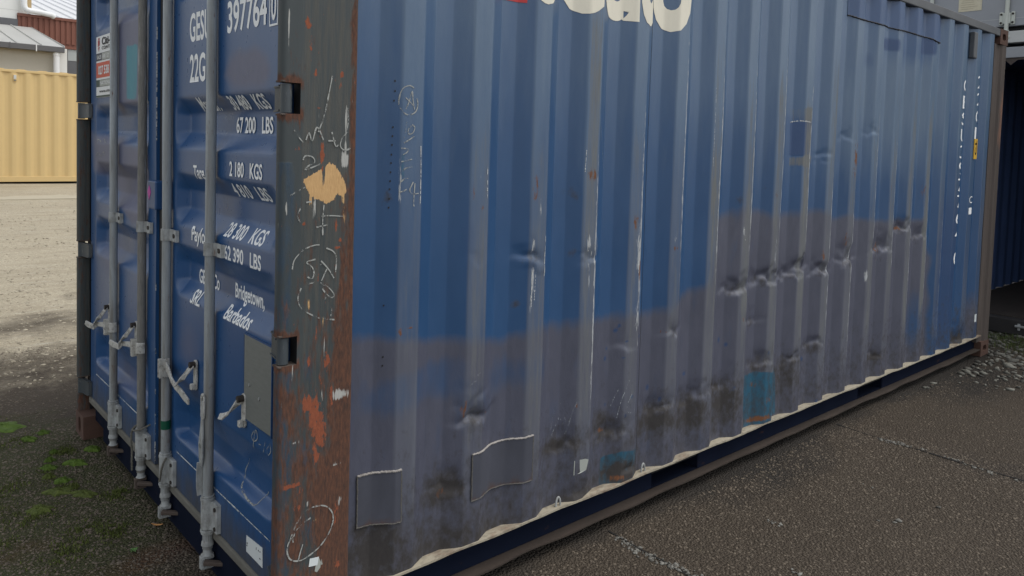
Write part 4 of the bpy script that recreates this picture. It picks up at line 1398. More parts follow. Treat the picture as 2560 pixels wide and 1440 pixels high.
def catch(y, z, door, hang, sgn=1):
    """door-mounted catch: long oval back plate, pivot bolt and swinging hasp"""
    p = MB()
    ov = [(.016 * math.cos(t), (.040 if math.sin(t) > 0 else -.040) + .016 * math.sin(t)) for t in np.linspace(0, 2 * math.pi, 24, endpoint=False)]
    p.prism(ov, (.0485, y, z), (0, -1, 0), (0, 0, 1), (-.007, 0, 0))
    ct = p.build('handle_catch', m_handle, door, bevel=.002)
    h = MB()
    a = Vector((.036, y, z + .040))
    if hang:
        pts = [a, (.026, y + .010, z + .022), (.010, y + .036, z - .012), (.000, y + .060, z - .028), (-.004, y + .080, z - .032)]
    else:
        pts = [a, (.022, y + .006 * sgn, z + .020), (.004, y + .020 * sgn, z - .012), (-.006, y + .042 * sgn, z - .034), (-.004, y + .062 * sgn, z - .040)]
    bar_ = ribbon_bar(pts, [.026, .022, .02, .024, .02], .006, up=(.5, -.5, .7))
    h.add(bar_.v, bar_.f)
    h.build('handle_catch', m_handle, door, bevel=.002)
    q = MB()
    q.tube([(.041, y, z + .040), (.022, y, z + .040)], .011, 10)
    q.build('bolt', m_bolt, door)
    low = MB()
    low.box((.026, y - .010, z - .052), (.042, y + .010, z - .030))
    low.build('handle_catch', m_handle, door, bevel=.004)


# three closed handles, one hanging open
for i, sgn, door in ((0, 1, door_l), (1, 1, door_l), (2, -1, door_r)):
    y = ROD_Y[i]
    clevis(y, sgn, rods[i])
    L = .30 if sgn < 0 else .24
    pts = [(RX - .008, y + sgn * .026, .672), (RX - .010, y + sgn * .07, .667), (.010, y + sgn * .13, .660), (.004, y + sgn * .19, .650), (-.012, y + sgn * (L - .06), .640), (-.026, y + sgn * (L - .02), .646), (-.034, y + sgn * L, .654)]
    if sgn < 0:
        pts = [(RX - .008, y - .026, .676), (RX - .010, y - .07, .664), (.010, y - .13, .650), (.006, y - .19, .640), (.004, y - .24, .640), (.000, y - .30, .634), (-.004, y - .36, .630)]
    b = ribbon_bar(pts, [.034, .028, .022, .022, .026, .027, .02], .007)
    b.build('rod_handle', m_handle, rods[i], bevel=.002)
    catch(y + sgn * (.13 if sgn > 0 else .285), .70, door, False, -sgn if sgn < 0 else sgn)
y = ROD_Y[3]
b = MB()
lp_ = [(RX - .0185, y + .018, .70), (RX - .0185, y + .018, .60), (RX - .0195, y + .018, .55)]
b = ribbon_bar([(RX - .020, y, .66), (RX - .021, y, .60), (RX - .023, y, .55), (RX - .026, y - .001, .51), (RX - .024, y + .002, .47), (RX - .022, y + .008, .43)], [.014, .016, .026, .036, .034, .02], .006, up=(0, 1, 0))
b.build('rod_handle', m_bracket, rods[3], bevel=.0015)
b = ribbon_bar([(RX - .022, y + .006, .445), (RX - .024, y + .012, .40), (RX - .024, y + .013, .36), (RX - .022, y + .012, .325)], [.030, .026, .024, .022], .005, up=(1, 0, 0))
b.build('rod_handle', m_bracket, rods[3], bevel=.0015)
b = MB()
ring = [(.012 * math.cos(t), (.03 if math.sin(t) > 0 else -.03) + .012 * math.sin(t)) for t in np.linspace(0, 2 * math.pi, 24, endpoint=False)]
b.tube([(RX - .020, y + p[0], .640 + p[1]) for p in ring] + [(RX - .020, y + ring[0][0], .640 + ring[0][1])], .0042, 8, cap=False)
b.build('handle_clevis', m_handle, rods[3], smooth=True)
MB().tube([(RX - .0285, y - .001, .505), (RX - .0302, y - .001, .505)], .0085, 16).build('handle_hole', m_plate, rods[3])
catch(.345, .695, door_r, True)

# data plate and stickers on the doors
pq = MB()
pq.box((.044, .142, .672), (.0478, .345, .942))
plate = pq.build('data_plate', m_plate, door_r, bevel=.001)
b = MB()
for lo, hi in (((.0435, .137, .9425), (.049, .350, .9475)), ((.0435, .137, .667), (.049, .1415, .942)), ((.0435, .3455, .667), (.049, .350, .942)), ((.0435, .142, .667), (.049, .345, .6715))):
    b.box(lo, hi)
b.build('plate_frame', m_frame_blue, door_r)
for yy, zz in ((.30, .79), (.225, .765)):
    MB().tube([(.0445, yy, zz), (.041, yy, zz)], .005, 10).build('rivet', m_bracket, door_r)
b = MB()
b.prism([(.323, .240), (.323, .293), (.200, .303), (.198, .240)], (.0484, 0, 0), (0, 1, 0), (0, 0, 1), (.001, 0, 0))
b.build('paper_sticker', m_paper, door_r)
for yy, zz, w, h in ((.315, .270, .002, .006), (.316, .262, .003, .003), (.245, .282, .001, .008), (.228, .283, .002, .004), (.216, .284, .002, .004), (.216, .262, .004, .003)):
    MB().box((.0476, yy - w, zz - h / 2), (.0482, yy + w, zz + h / 2)).build('sticker_print', m_ink, door_r)

# rubber rope ends round two of the guides
def rope(pts, r, label):
    P = [Vector(p) for p in pts]
    dense = []
    for k in range(len(P) - 1):
        p0, p1, p2, p3 = P[max(k - 1, 0)], P[k], P[k + 1], P[min(k + 2, len(P) - 1)]
        for t in np.linspace(0, 1, 7, endpoint=False):
            dense.append(.5 * ((2 * p1) + (p2 - p0) * t + (2 * p0 - 5 * p1 + 4 * p2 - p3) * t * t + (-p0 + 3 * p1 - 3 * p2 + p3) * t ** 3))
    dense.append(P[-1])
    b = MB()
    for ph in (0, 2.09, 4.19):                     # three twisted strands
        path = []
        for k, q in enumerate(dense):
            a = ph + k * .9
            path.append(q + Vector((math.cos(a), math.sin(a), .3 * math.sin(a))) * r * .55)
        b.tube(path, r * .6, 6)
    o = b.build('rope', m_rope, smooth=True)
    return tag(o, label, 'rope')


y = ROD_Y[1]
rope([(.05, y - .058, .352), (.02, y - .045, .336), (.002, y - .016, .324), (.000, y + .018, .318), (.016, y + .032, .326), (.040, y + .026, .340), (.028, y + .034, .318), (.004, y + .031, .312), (-.001, y + .030, .27), (.004, y + .036, .22), (.002, y + .030, .18), (.005, y + .038, .135)], .0042,
     'grey rope looped round the second rod guide with its end hanging down')
y = ROD_Y[2]
rope([(.024, y - .028, .312), (.012, y - .034, .296), (.006, y - .030, .27), (.005, y - .022, .245), (.003, y - .016, .22)], .0040, 'short twisted rope end hanging on the third rod guide')


# ------------------------------------------------------------------ lettering
def text_mesh2d(s, bold=0.0, shear=0.0):
    cu = bpy.data.curves.new('lettering', 'FONT')
    cu.body = s
    cu.size = 1.0
    cu.offset = bold
    cu.shear = shear
    cu.resolution_u = 4
    o = bpy.data.objects.new('lettering', cu)
    COL.objects.link(o)
    bpy.context.view_layer.update()
    dg = bpy.context.evaluated_depsgraph_get()
    me = bpy.data.meshes.new_from_object(o.evaluated_get(dg))
    COL.objects.unlink(o)
    bpy.data.objects.remove(o)
    return me


_cap = {}


def cap_h(bold):
    if bold not in _cap:
        me = text_mesh2d('H', bold)
        y = [v.co.y for v in me.vertices]
        _cap[bold] = (min(y), max(y))
    return _cap[bold]


def lettering(s, mapf, width, height, mat, parent, bold=.02, cuts_x=(), cuts_y=(), name='lettering', full=False):
    """text laid in a frame: a in 0..width, b in 0..height (cap height); mapf(a, b) -> world point"""
    me = text_mesh2d(s, bold)
    co = np.array([v.co[:] for v in me.vertices])
    x0, x1 = co[:, 0].min(), co[:, 0].max()
    b0, b1 = (co[:, 1].min(), co[:, 1].max()) if full else cap_h(bold)
    bm = bmesh.new()
    bm.from_mesh(me)
    for v in bm.verts:
        v.co = ((v.co.x - x0) / (x1 - x0) * width, (v.co.y - b0) / (b1 - b0) * height, 0)
    for c in cuts_x:
        bmesh.ops.bisect_plane(bm, geom=bm.verts[:] + bm.edges[:] + bm.faces[:], plane_co=(c, 0, 0), plane_no=(1, 0, 0))
    for c in cuts_y:
        bmesh.ops.bisect_plane(bm, geom=bm.verts[:] + bm.edges[:] + bm.faces[:], plane_co=(0, c, 0), plane_no=(0, 1, 0))
    for v in bm.verts:
        v.co = mapf(v.co.x, v.co.y)
    bm.to_mesh(me)
    bm.free()
    me.materials.clear()
    return link(name, me, mat, parent)


def door_text(s, y_left, y_right, z_base, h, door=None, mat=m_white, bold=.02, lift=.0016):
    if '   ' in s:                                 # a number and its unit are two stencils
        p, q = s.split('   ')
        me = [text_mesh2d(t, bold) for t in (s, p, q)]
        wd = [max(v.co.x for v in m.vertices) - min(v.co.x for v in m.vertices) for m in me]
        for m in me: bpy.data.meshes.remove(m)
        W = y_left - y_right
        door_text(p, y_left, y_left - W * wd[1] / wd[0], z_base, h, door, mat, bold, lift)
        return door_text(q, y_right + W * wd[2] / wd[0], y_right, z_base, h, door, mat, bold, lift)
    door = door or door_r
    a, c = PL[id(door)]
    dd = 0.0
    for _ in range(4):                             # measured on the frame plane; carry it to the depth of the sheet
        zz_ = z_base + dd * (z_base - 1.5645) / .966
        dd = float(door_depth(zz_ + h * .5))
    y_left += dd * (y_left + 2.0055) / .966
    y_right += dd * (y_right + 2.0055) / .966
    z_base = zz_
    f = lambda p, q: (float(door_x(np.array(y_left - p), np.array(z_base + q), a, c)) - lift, y_left - p, z_base + q)
    cuts = [k - z_base for k in np.arange(z_base - .3 * h, z_base + h * 1.1, .006)]
    return lettering(s, f, y_left - y_right, h, mat, door, bold, cuts_y=cuts)


door_text('GESU', .884, .680, 1.906, .102)
door_text('397764', .525, .216, 1.906, .102)
door_text('0', .186, .152, 1.914, .086)
bz0, bz1, by0, by1 = 1.897, 2.018, .140, .198
for lo, hi in (((by0, bz0), (by1, bz0 + .006)), ((by0, bz1 - .006), (by1, bz1)), ((by0, bz0 + .006), (by0 + .004, bz1 - .006)), ((by1 - .004, bz0 + .006), (by1, bz1 - .006))):
    MB().box((.0482, lo[0], lo[1]), (.0492, hi[0], hi[1])).build('check_digit_box', m_white, door_r)
door_text('22G1', .881, .690, 1.760, .100)
door_text('Max.Gr.', .775, .600, 1.655, .048)
door_text('30 480   KGS', .494, .203, 1.655, .045)
door_text('67 200   LBS', .439, .161, 1.580, .052)
door_text('Tare', .838, .728, 1.413, .048)
door_text('2 180   KGS', .496, .236, 1.438, .048)
door_text('4 810   LBS', .460, .180, 1.374, .044)
door_text('Payload', .850, .655, 1.186, .052)
door_text('28 300   KGS', .507, .204, 1.239, .046)
door_text('62 390   LBS', .533, .237, 1.158, .048)
door_text('GE', .765, .706, 1.044, .052)
door_text('SeaCo', .684, .572, 1.044, .052)
door_text('SRL.', .834, .735, .960, .048)
door_text('Bridgetown,', .434, .206, 1.046, .050)
door_text('Barbados', .507, .300, .964, .046)

# company sticker on the left door
yl, yr = 2.232, 1.93
sx = lambda y, z, lift: (float(door_x(np.array(y), np.array(z), 1.37, 2.245)) - lift, y, z)


def sticker_band(y0, y1, z0, z1, mat, lift=.0012):
    b = MB()
    b.box((.05 - lift, y1, z0), (.05 - lift + .001, y0, z1))
    return b.build('sticker', mat, door_l)


sticker_band(yl, yr, 1.742, 2.040, m_stk_white)
sticker_band(yl - .002, yr + .002, 1.921, 1.958, m_stk_navy, .0020)
sticker_band(yl - .110, yr + .002, 1.923, 1.956, m_stk_grey, .0024)
sticker_band(yl - .002, yr + .002, 1.838, 1.912, m_stk_red, .0020)
sticker_band(yl - .002, yr + .002, 1.794, 1.828, m_stk_green, .0020)
sticker_band(yl - .070, yr + .002, 1.796, 1.826, m_stk_grey, .0024)
sticker_band(yl - .002, yr + .002, 1.743, 1.752, m_stk_green, .0020)
ft = lambda s, y0, y1, z, h, mat, bold=.02: lettering(s, lambda p, q: (.05 - .0030, y0 - p, z + q), y0 - y1, h, mat, door_l, bold)
ft('Citi-B', 2.122, 1.925, 1.994, .036, m_ink, .03)
ft('CONTAI', 2.122, 1.935, 1.972, .015, m_ink)
ft('SALES', 2.212, 2.132, 1.930, .018, m_stk_white)
ft('HIRE', 2.108, 2.052, 1.930, .018, m_stk_white)
ft('LO', 2.030, 1.995, 1.930, .018, m_stk_white)
ft('027 538 2', 2.188, 1.945, 1.853, .042, m_stk_white, .03)
ft('NATIONW', 2.150, 1.945, 1.803, .017, m_stk_white)
ft('www.citi-b', 2.170, 1.94, 1.766, .013, m_ink)
b = MB()
b.prism([(0, .0), (.035, .006), (.035, .030), (0, .030)], (.0476, 2.200, 1.990), (0, -1, 0), (0, 0, 1), (.0006, 0, 0))
b.prism([(.004, -.002), (.018, -.022), (.034, .002)], (.0476, 2.200, 1.988), (0, -1, 0), (0, 0, 1), (.0006, 0, 0))
b.prism([(.006, .033), (.012, .045), (.028, .045), (.034, .034)], (.0476, 2.200, 1.988), (0, -1, 0), (0, 0, 1), (.0006, 0, 0))
b.build('sticker_emblem', m_stk_crim, door_l)


# big company name high on the side
def side_text(s, xa, xb, z, h, mat, bold, parent=side, full=False):
    f = lambda p, q: (xa + p, float(ysurf(xa + p, z + q)) - .0014, z + q)
    cuts = np.arange(0, xb - xa, .009)
    return lettering(s, f, xb - xa, h, mat, parent, bold, cuts_x=cuts, full=full)


side_text('S', .935, 1.075, 2.077, .40, m_cream, .045, full=True)
side_text('e', 1.082, 1.312, 2.073, .30, m_cream, .045, full=True)
side_text('\u0251', 1.312, 1.520, 2.075, .30, m_cream, .045, full=True)
side_text('c', 1.528, 1.640, 2.074, .30, m_cream, .045, full=True)
side_text('o', 1.640, 1.868, 2.070, .30, m_cream, .045, full=True)
b = MB()
xx = np.arange(.80, .925, .008)
yy = ysurf(xx, xx * 0 + 2.15) - .0014
zlo, zhi = np.full_like(xx, 2.072), 2.072 + .25 * (.3 + .7 * (xx - .80) / .12)
b.add([(x, y, z) for x, y, z in zip(xx, yy, zlo)] + [(x, y, z) for x, y, z in zip(xx, yy, zhi)], [(i, i + 1, i + 1 + len(xx), i + len(xx)) for i in range(len(xx) - 1)])
b.build('lettering', m_redp, side, recalc=False)
# upright serial numbers near the far end
def side_column(chars, xa, xb, z_top, h, gap):
    for k, ch in enumerate(chars):
        if ch == ' ': continue
        side_text(ch, xa, xb, z_top - (k + 1) * h - k * gap, h, m_white, .0)


xc1 = X0 + 17 * PITCHX
side_column('GESU397764', xc1 - .034, xc1 + .075, 2.145, .092, .028)
side_text('0', xc1 - .03, xc1 + .05, 2.145 - 11 * .12 - .03, .09, m_white, .02)
xc2 = X0 + 18 * PITCHX
side_column('22G1', xc2 - .034, xc2 + .075, 2.19, .092, .035)
side_column('C1', xc2 - .06, xc2 + .0, 1.29, .05, .035)
# yellow tag
p0, p1 = S(2438, 354), S(2449, 398)
xm = X0 + 18 * PITCHX - .004
b = MB()
b.box((xm - .035, .0005, p1[1] - .0), (xm + .03, .004, p0[1] + .02))
b.build('yellow_tag', m_yplate, side)
lettering('CT', lambda p, q: (xm - .02 + q * .9, -.0004, p1[1] + .03 + p), .11, .04, m_ink, side, .03)
p0 = S(2437, 795)
MB().box((p0[0] - .02, .0015, p0[1] - .03), (p0[0] + .02, .004, p0[1] + .03)).build('paper_sticker', m_paper, side)
# ventilator cover
p0 = S(2432, 112)
b = MB()
b.box((p0[0] - .04, .004, p0[1] - .10), (p0[0] + .03, .040, p0[1] + .09))
b.build('ventilator', m_toprail, side, bevel=.006)

# small torn label on the side, white sticker on the post
b = MB()
q = [S(*p) for p in ((1434, 1152), (1462, 1146), (1470, 1148), (1464, 1174), (1450, 1182), (1432, 1188))]
b.add([(x, float(ysurf(x, z)) - .002, z) for x, z in q], [tuple(range(6))])
b.build('torn_label', m_stk_grey, side, recalc=False)
b = MB()
q = [S(*p) for p in ((774, 1396), (797, 1391), (793, 1412), (771, 1417))]
b.add([(x, -.0016, z) for x, z in q], [(0, 1, 2, 3)])
b.build('paper_sticker', m_paper, post, recalc=False)
b = MB()
for pts in (((797, 1394), (802, 1405), (800, 1418), (792, 1430), (786, 1428), (788, 1416)), ((803, 1396), (806, 1410), (802, 1412))):
    q = [S(*p) for p in pts]
    b.add([(x, -.0014, z) for x, z in q], [tuple(range(len(q)))])
b.build('torn_label', m_stk_grey, post, recalc=False)


# ------------------------------------------------------------------ welded patches
def bead(path3, r, mat, parent):
    b = MB()
    P = [Vector(p) for p in path3]
    dense = []
    for k in range(len(P) - 1):
        n = max(2, int((P[k + 1] - P[k]).length / .006))
        dense += [P[k].lerp(P[k + 1], t) for t in np.linspace(0, 1, n, endpoint=False)]
    dense.append(P[-1])
    rs = [r * (.75 + .6 * random.random()) for _ in dense]
    dense = [p + Vector((random.uniform(-1, 1), 0, random.uniform(-1, 1))) * .0012 for p in dense]
    b.tube(dense, r, 6, rs=rs)
    return b.build('weld_bead', mat, parent, smooth=True)


def side_patch(pts_px, mat, lift, flat, top_mat, other_mat, rust=True):
    """plate welded over the corrugation; flat: 0 follows it, 1 lies across the crests"""
    tl, tr, br, bl = [S(*p) for p in pts_px]
    n, m_ = 40, 24
    V = np.zeros((n, m_, 3))
    for i in range(n):
        for j in range(m_):
            s_, t = i / (n - 1), j / (m_ - 1)
            p = (1 - s_) * ((1 - t) * bl + t * tl) + s_ * ((1 - t) * br + t * tr)
            V[i, j, 0], V[i, j, 2] = p
    yy = ysurf(V[..., 0], V[..., 2])
    ker = np.ones(13) / 13
    sm = np.apply_along_axis(lambda a: np.convolve(np.pad(a, 6, 'edge'), ker, 'valid'), 0, yy)
    y = yy * (1 - flat) + np.minimum(yy, sm * .75 + .25 * yy) * flat
    V[..., 1] = y - lift
    rr = .12 + .4 * np.exp(-np.arange(m_) / 3.0)[None, :] + np.zeros((n, 1))
    K = np.pad(V, ((1, 1), (1, 1), (0, 0)), 'edge')
    for sl_ in (np.s_[0], np.s_[-1], np.s_[:, 0], np.s_[:, -1]):
        K[sl_][..., 1] = ysurf(K[sl_][..., 0], K[sl_][..., 2]) + .002
    o = link('repair_patch', grid_mesh('repair_patch', K, attrs={'rust': np.pad(rr, 1, 'edge')}), mat, side)
    o.data.set_sharp_from_angle(angle=math.radians(60))
    edges = {'top': V[:, -1], 'bottom': V[:, 0], 'left': V[0], 'right': V[-1]}
    for k, e in edges.items():
        off = np.array([0, .001, 0])
        bead([tuple(p) for p in e + off], .0034 if k in ('top',) else .0022, top_mat if k == 'top' else other_mat, side)
    return o


side_patch(((892, 1191), (1002, 1173), (1001, 1303), (890, 1320)), m_patch, .005, .9, m_bead_w, m_bead)
side_patch(((1179, 1136), (1331, 1087), (1328, 1199), (1177, 1252)), m_patch, .005, .45, m_bead_w, m_bead)
# upper repair: plate with a ragged lower edge
tops = [(2118, -40), (2200, -20), (2265, 5), (2352, 45)]
lows = [(2118, 36), (2165, 50), (2212, 62), (2222, 68), (2262, 76), (2306, 90), (2330, 96), (2351, 107)]
n = 90
V = np.zeros((n, 10, 3))
for i in range(n):
    s_ = i / (n - 1)
    u = 2118 + s_ * (2351 - 2118)
    v0 = np.interp(u, [p[0] for p in lows], [p[1] for p in lows])
    a = S(u, v0)
    for j in range(10):
        V[i, j, 0] = a[0]
        V[i, j, 2] = a[1] + (ZT - .004 - a[1]) * j / 9
V[..., 1] = ysurf(V[..., 0], V[..., 2]) - .0025
link('repair_patch', grid_mesh('repair_patch', V), m_patchblue, side)
bead([tuple(p + np.array([0, .001, -.003])) for p in V[:, 0]], .004, m_ink, side)


# ------------------------------------------------------------------ chalk, scratches and pinholes
def stroke(pts, w, surf, mat, parent, name='chalk_mark', closed=False, step=.005, to2=S):
    Q = [np.array(to2(*p)) for p in pts]
    if closed: Q.append(Q[0])
    dense = []
    for k in range(len(Q) - 1):
        p0, p1, p2, p3 = Q[max(k - 1, 0)], Q[k], Q[k + 1], Q[min(k + 2, len(Q) - 1)]
        n = max(2, int(np.linalg.norm(p2 - p1) / step))
        for t in np.linspace(0, 1, n, endpoint=False):
            dense.append(.5 * ((2 * p1) + (p2 - p0) * t + (2 * p0 - 5 * p1 + 4 * p2 - p3) * t * t + (-p0 + 3 * p1 - 3 * p2 + p3) * t ** 3))
    dense.append(Q[-1])
    d = np.array(dense)
    t = np.gradient(d, axis=0)
    t /= np.linalg.norm(t, axis=1)[:, None] + 1e-9
    nn = np.stack([-t[:, 1], t[:, 0]], -1)
    ww = w * (.7 + .6 * vnoise(np.arange(len(d)) * .37, np.arange(len(d)) * 0, 1.0))[:, None] / 2
    A, B = d + nn * ww, d - nn * ww
    vs = [surf(*p) for p in A] + [surf(*p) for p in B]
    b = MB()
    n = len(d)
    b.add(vs, [(i, i + 1, i + 1 + n, i + n) for i in range(n - 1)])
    return b.build(name, mat, parent, recalc=False)


f_post = lambda x, z: (x, -.0022, z)
f_side = lambda x, z: (x, float(ysurf(x, z)) - .0016, z)
f_door = lambda y, z: (float(door_x(np.array(y), np.array(z), .132, 1.04)) - .0016, y, z)
f_doorl = lambda y, z: (float(door_x(np.array(y), np.array(z), 1.37, 2.245)) - .0016, y, z)
CP = [
    [(735, 325), (748, 345), (757, 356)], [(764, 350), (772, 332), (780, 352), (792, 318), (808, 350)], [(829, 330), (838, 365), (845, 362)], [(820, 352), (838, 352)], [(868, 330), (855, 345), (850, 365), (862, 376), (875, 370)],
    [(757, 400), (762, 390), (780, 392), (786, 405), (770, 415), (762, 425), (800, 410)], [(725, 490), (745, 477), (762, 468)],
    [(752, 518), (743, 540), (750, 555)], [(765, 506), (778, 504)], [(809, 512), (806, 550), (806, 588)], [(803, 540), (830, 539), (860, 541)], [(790, 568), (818, 562)],
    [(729, 680), (735, 650), (757, 625)], [(763, 621), (785, 613), (798, 612)], [(815, 620), (832, 628), (840, 645), (838, 680)], [(788, 648), (772, 652), (766, 657), (780, 668), (784, 685), (778, 697), (768, 692)], [(802, 652), (820, 672), (834, 695)], [(816, 672), (808, 690), (803, 702)],
    [(752, 720), (744, 745), (752, 770), (775, 785), (800, 795), (836, 799)], [(767, 710), (785, 706)], [(800, 707), (820, 718), (834, 735), (830, 743), (818, 738), (804, 720)], [(815, 738), (808, 760)], [(830, 770), (826, 790)],
    [(739, 1311), (760, 1281), (780, 1268), (805, 1263), (822, 1270), (831, 1285), (831, 1305), (822, 1330), (803, 1360), (780, 1382), (752, 1400), (728, 1400), (718, 1385), (718, 1365), (728, 1340), (739, 1311)],
    [(730, 1350), (740, 1325), (760, 1305), (776, 1294)], [(728, 1340), (732, 1356)], [(745, 1400), (750, 1380), (756, 1360)],
    [(868, 270), (870, 300), (866, 330)], [(830, 190), (812, 280), (795, 330)],
]
for pts in CP:
    stroke(pts, .0042, f_post, m_chalk, post)
CSIDE = [
    ([(1036, 222), (1025, 214), (1008, 220), (998, 240), (997, 262), (1008, 280), (1022, 287), (1038, 280), (1044, 262), (1042, 246)], .0035), ([(1015, 272), (1022, 255), (1030, 228), (1032, 250), (1036, 274)], .0035), ([(1014, 244), (1026, 256), (1034, 266)], .003),
    ([(1017, 305), (1014, 325), (1011, 345)], .004), ([(1028, 315), (1020, 325), (1022, 335), (1032, 332), (1037, 318), (1030, 312)], .004), ([(1010, 357), (1022, 350), (1036, 340)], .004),
    ([(1003, 370), (1020, 373), (1018, 380), (1008, 387)], .004), ([(1003, 404), (1030, 398)], .004), ([(1005, 428), (1015, 420), (1030, 417)], .004), ([(1000, 455), (1010, 448), (1021, 445)], .004), ([(997, 480), (1008, 478), (1016, 473)], .004),
    ([(1033, 455), (1024, 475), (1032, 485), (1046, 483)], .004), ([(1037, 458), (1034, 500), (1034, 516)], .004),
    ([(1374, 1080), (1380, 1045), (1390, 1010), (1400, 1008), (1396, 1040), (1378, 1088)], .003), ([(1398, 1050), (1404, 1040), (1404, 1060), (1412, 1040), (1412, 1058)], .003), ([(1412, 1085), (1425, 1040), (1440, 1005)], .003), ([(1420, 1060), (1432, 1020)], .003),
    ([(1524, 1015), (1535, 990), (1545, 972)], .003), ([(1540, 1045), (1555, 990), (1572, 950)], .003), ([(1578, 985), (1566, 1015), (1572, 1032), (1585, 1024)], .003), ([(1176, 970), (1180, 958), (1190, 952)], .003), ([(1190, 940), (1200, 932)], .004),
]
for pts, w in CSIDE:
    stroke(pts, w, f_side, m_chalk_faint if pts[0][1] > 900 else m_chalk, side)
for pts, w in [([(1052, 365), (1052, 440), (1050, 510)], .003), ([(1219, 420), (1218, 495)], .003), ([(1466, 375), (1462, 430)], .003), ([(1363, 590), (1359, 690)], .003), ([(1494, 590), (1490, 640)], .0025), ([(1330, 675), (1326, 770)], .004), ([(1338, 680), (1334, 750)], .003), ([(1335, 600), (1329, 632)], .004),
               ([(1595, 650), (1596, 682)], .005), ([(1470, 605), (1472, 632)], .004), ([(1975, 306), (2000, 302), (2027, 306)], .006), ([(1860, 570), (1863, 605)], .005), ([(1790, 220), (1782, 420)], .0018), ([(1508, 420), (1502, 300)], .0014)]:
    stroke(pts, w, f_side, m_scratch, side, 'scratch')
for pts in ([(590, 122), (595, 138), (602, 118), (600, 142)], [(577, 186), (578, 200)], [(592, 185), (586, 192), (588, 200)], [(604, 178), (606, 190), (614, 192), (620, 176), (622, 192), (632, 162)], [(633, 164), (635, 185)], [(626, 176), (640, 175)], [(646, 164), (644, 172)], [(655, 172), (658, 190), (668, 200), (677, 202)]):
    stroke(pts, .0028, f_door, m_chalk_faint, door_r, to2=D)
for pts, w in (([(637, 1075), (630, 1090), (636, 1103), (645, 1095), (640, 1075), (636, 1120)], .003), ([(648, 1110), (658, 1114)], .003), ([(664, 1105), (660, 1135)], .003), ([(676, 1110), (668, 1125), (672, 1138), (678, 1128), (676, 1112)], .003),
               ([(625, 1143), (612, 1175), (609, 1205), (616, 1240), (632, 1260), (645, 1260), (660, 1245), (670, 1230)], .004)):
    stroke(pts, w, f_door, m_chalk, door_r, to2=D)
for pts in ([(246, 356), (250, 348), (254, 356)], [(256, 354), (262, 348), (264, 356), (272, 350)], [(246, 380), (241, 388), (246, 390)], [(248, 382), (252, 390), (256, 380)], [(254, 392), (260, 376)], [(261, 390), (262, 380), (258, 382)]):
    stroke(pts, .004, f_doorl, m_chalk, door_l, to2=D)
# row of pin holes in the first trough
for u, v in ((978, 203), (978, 228), (976, 252), (974, 318), (973, 340), (972, 362), (971, 386), (970, 407), (969, 430), (968, 452), (967, 472), (966, 496), (965, 518), (954, 762), (952, 890), (951, 912)):
    x, z = S(u, v, .04)
    b = MB()
    b.tube([(x, float(ysurf(x, z)) - .0006, z), (x, float(ysurf(x, z)) - .0012, z)], .0032, 8)
    b.build('pin_hole', m_ink, side)

# lashing loops standing on the ledge
for u, v in ((1384, 1258), (1596, 1178)):
    x, z = S(u, v)
    b = MB()
    b.tube([(x + .012 * math.cos(t), .018, .178 + .034 * math.sin(t)) for t in np.linspace(0, math.pi, 12)], .004, 8)
    b.build('lashing_loop', m_bracket, rail, smooth=True)

# hidden seam of the side sheet
xv = X0 + 4 * PITCHX + .052
stroke([(0, 0)] * 2, .001, f_side, m_ink, side, 'sheet_seam', to2=lambda *_: (xv, .3)) if False else None
b = MB()
zz = np.linspace(.2, 2.5, 60)
ya = ysurf(zz * 0 + xv, zz) - .0012
b.add([(xv - .0012, y, z) for y, z in zip(ya, zz)] + [(xv + .0012, y, z) for y, z in zip(ya, zz)], [(i, i + 1, i + 61, i + 60) for i in range(59)])
b.build('sheet_seam', m_ink, side, recalc=False)

# ------------------------------------------------------------------ dark open container with a grey one stacked on it
m_dk = paint_mat('dark_blue_container_paint', (0.018, 0.022, 0.032), .3, .55, [], vary_scale=(5, 5, 3))
m_dkin = paint_mat('dark_inner_paint', (0.045, 0.080, 0.19), .25, .7, [], vary_scale=(4, 4, 2))
m_ply = paint_mat('worn_plywood_floor', (0.045, 0.036, 0.03), .4, .9, [], vary_scale=(3, 14, 14))
m_grey = paint_mat('pale_grey_container_paint', (0.30, 0.315, 0.335), .1, .5, [], vary_scale=(2, 2, 2))
m_sillw = paint_mat('whitish_sill_paint', (0.52, 0.53, 0.51), .12, .6, [], vary_scale=(4, 8, 8))
m_rodw = flat_mat('pale_green_rod', (0.55, 0.58, 0.52), .5, .12)
CX, CY0, CY1 = 7.0, -1.085, 1.353
DY0, DY1 = -1.658, .78
dk = thing('shipping_container', 'dark empty shipping container standing open under the grey one', 'container', (0, 0, 0), group='stacked containers behind the blue container')
b = MB(); b.box((CX, DY0, 0), (CX + .14, DY0 + .12, 2.49)); b.build('corner_post', m_dk, dk, bevel=.006)
b = MB(); b.box((CX, DY1 - .12, 0), (CX + .14, DY1, 2.49)); b.build('corner_post', m_dk, dk, bevel=.006)
b = MB(); b.box((CX + .004, DY0, 2.4905), (CX + .12, DY1, 2.588)); b.build('door_header', m_grey, dk, bevel=.006)
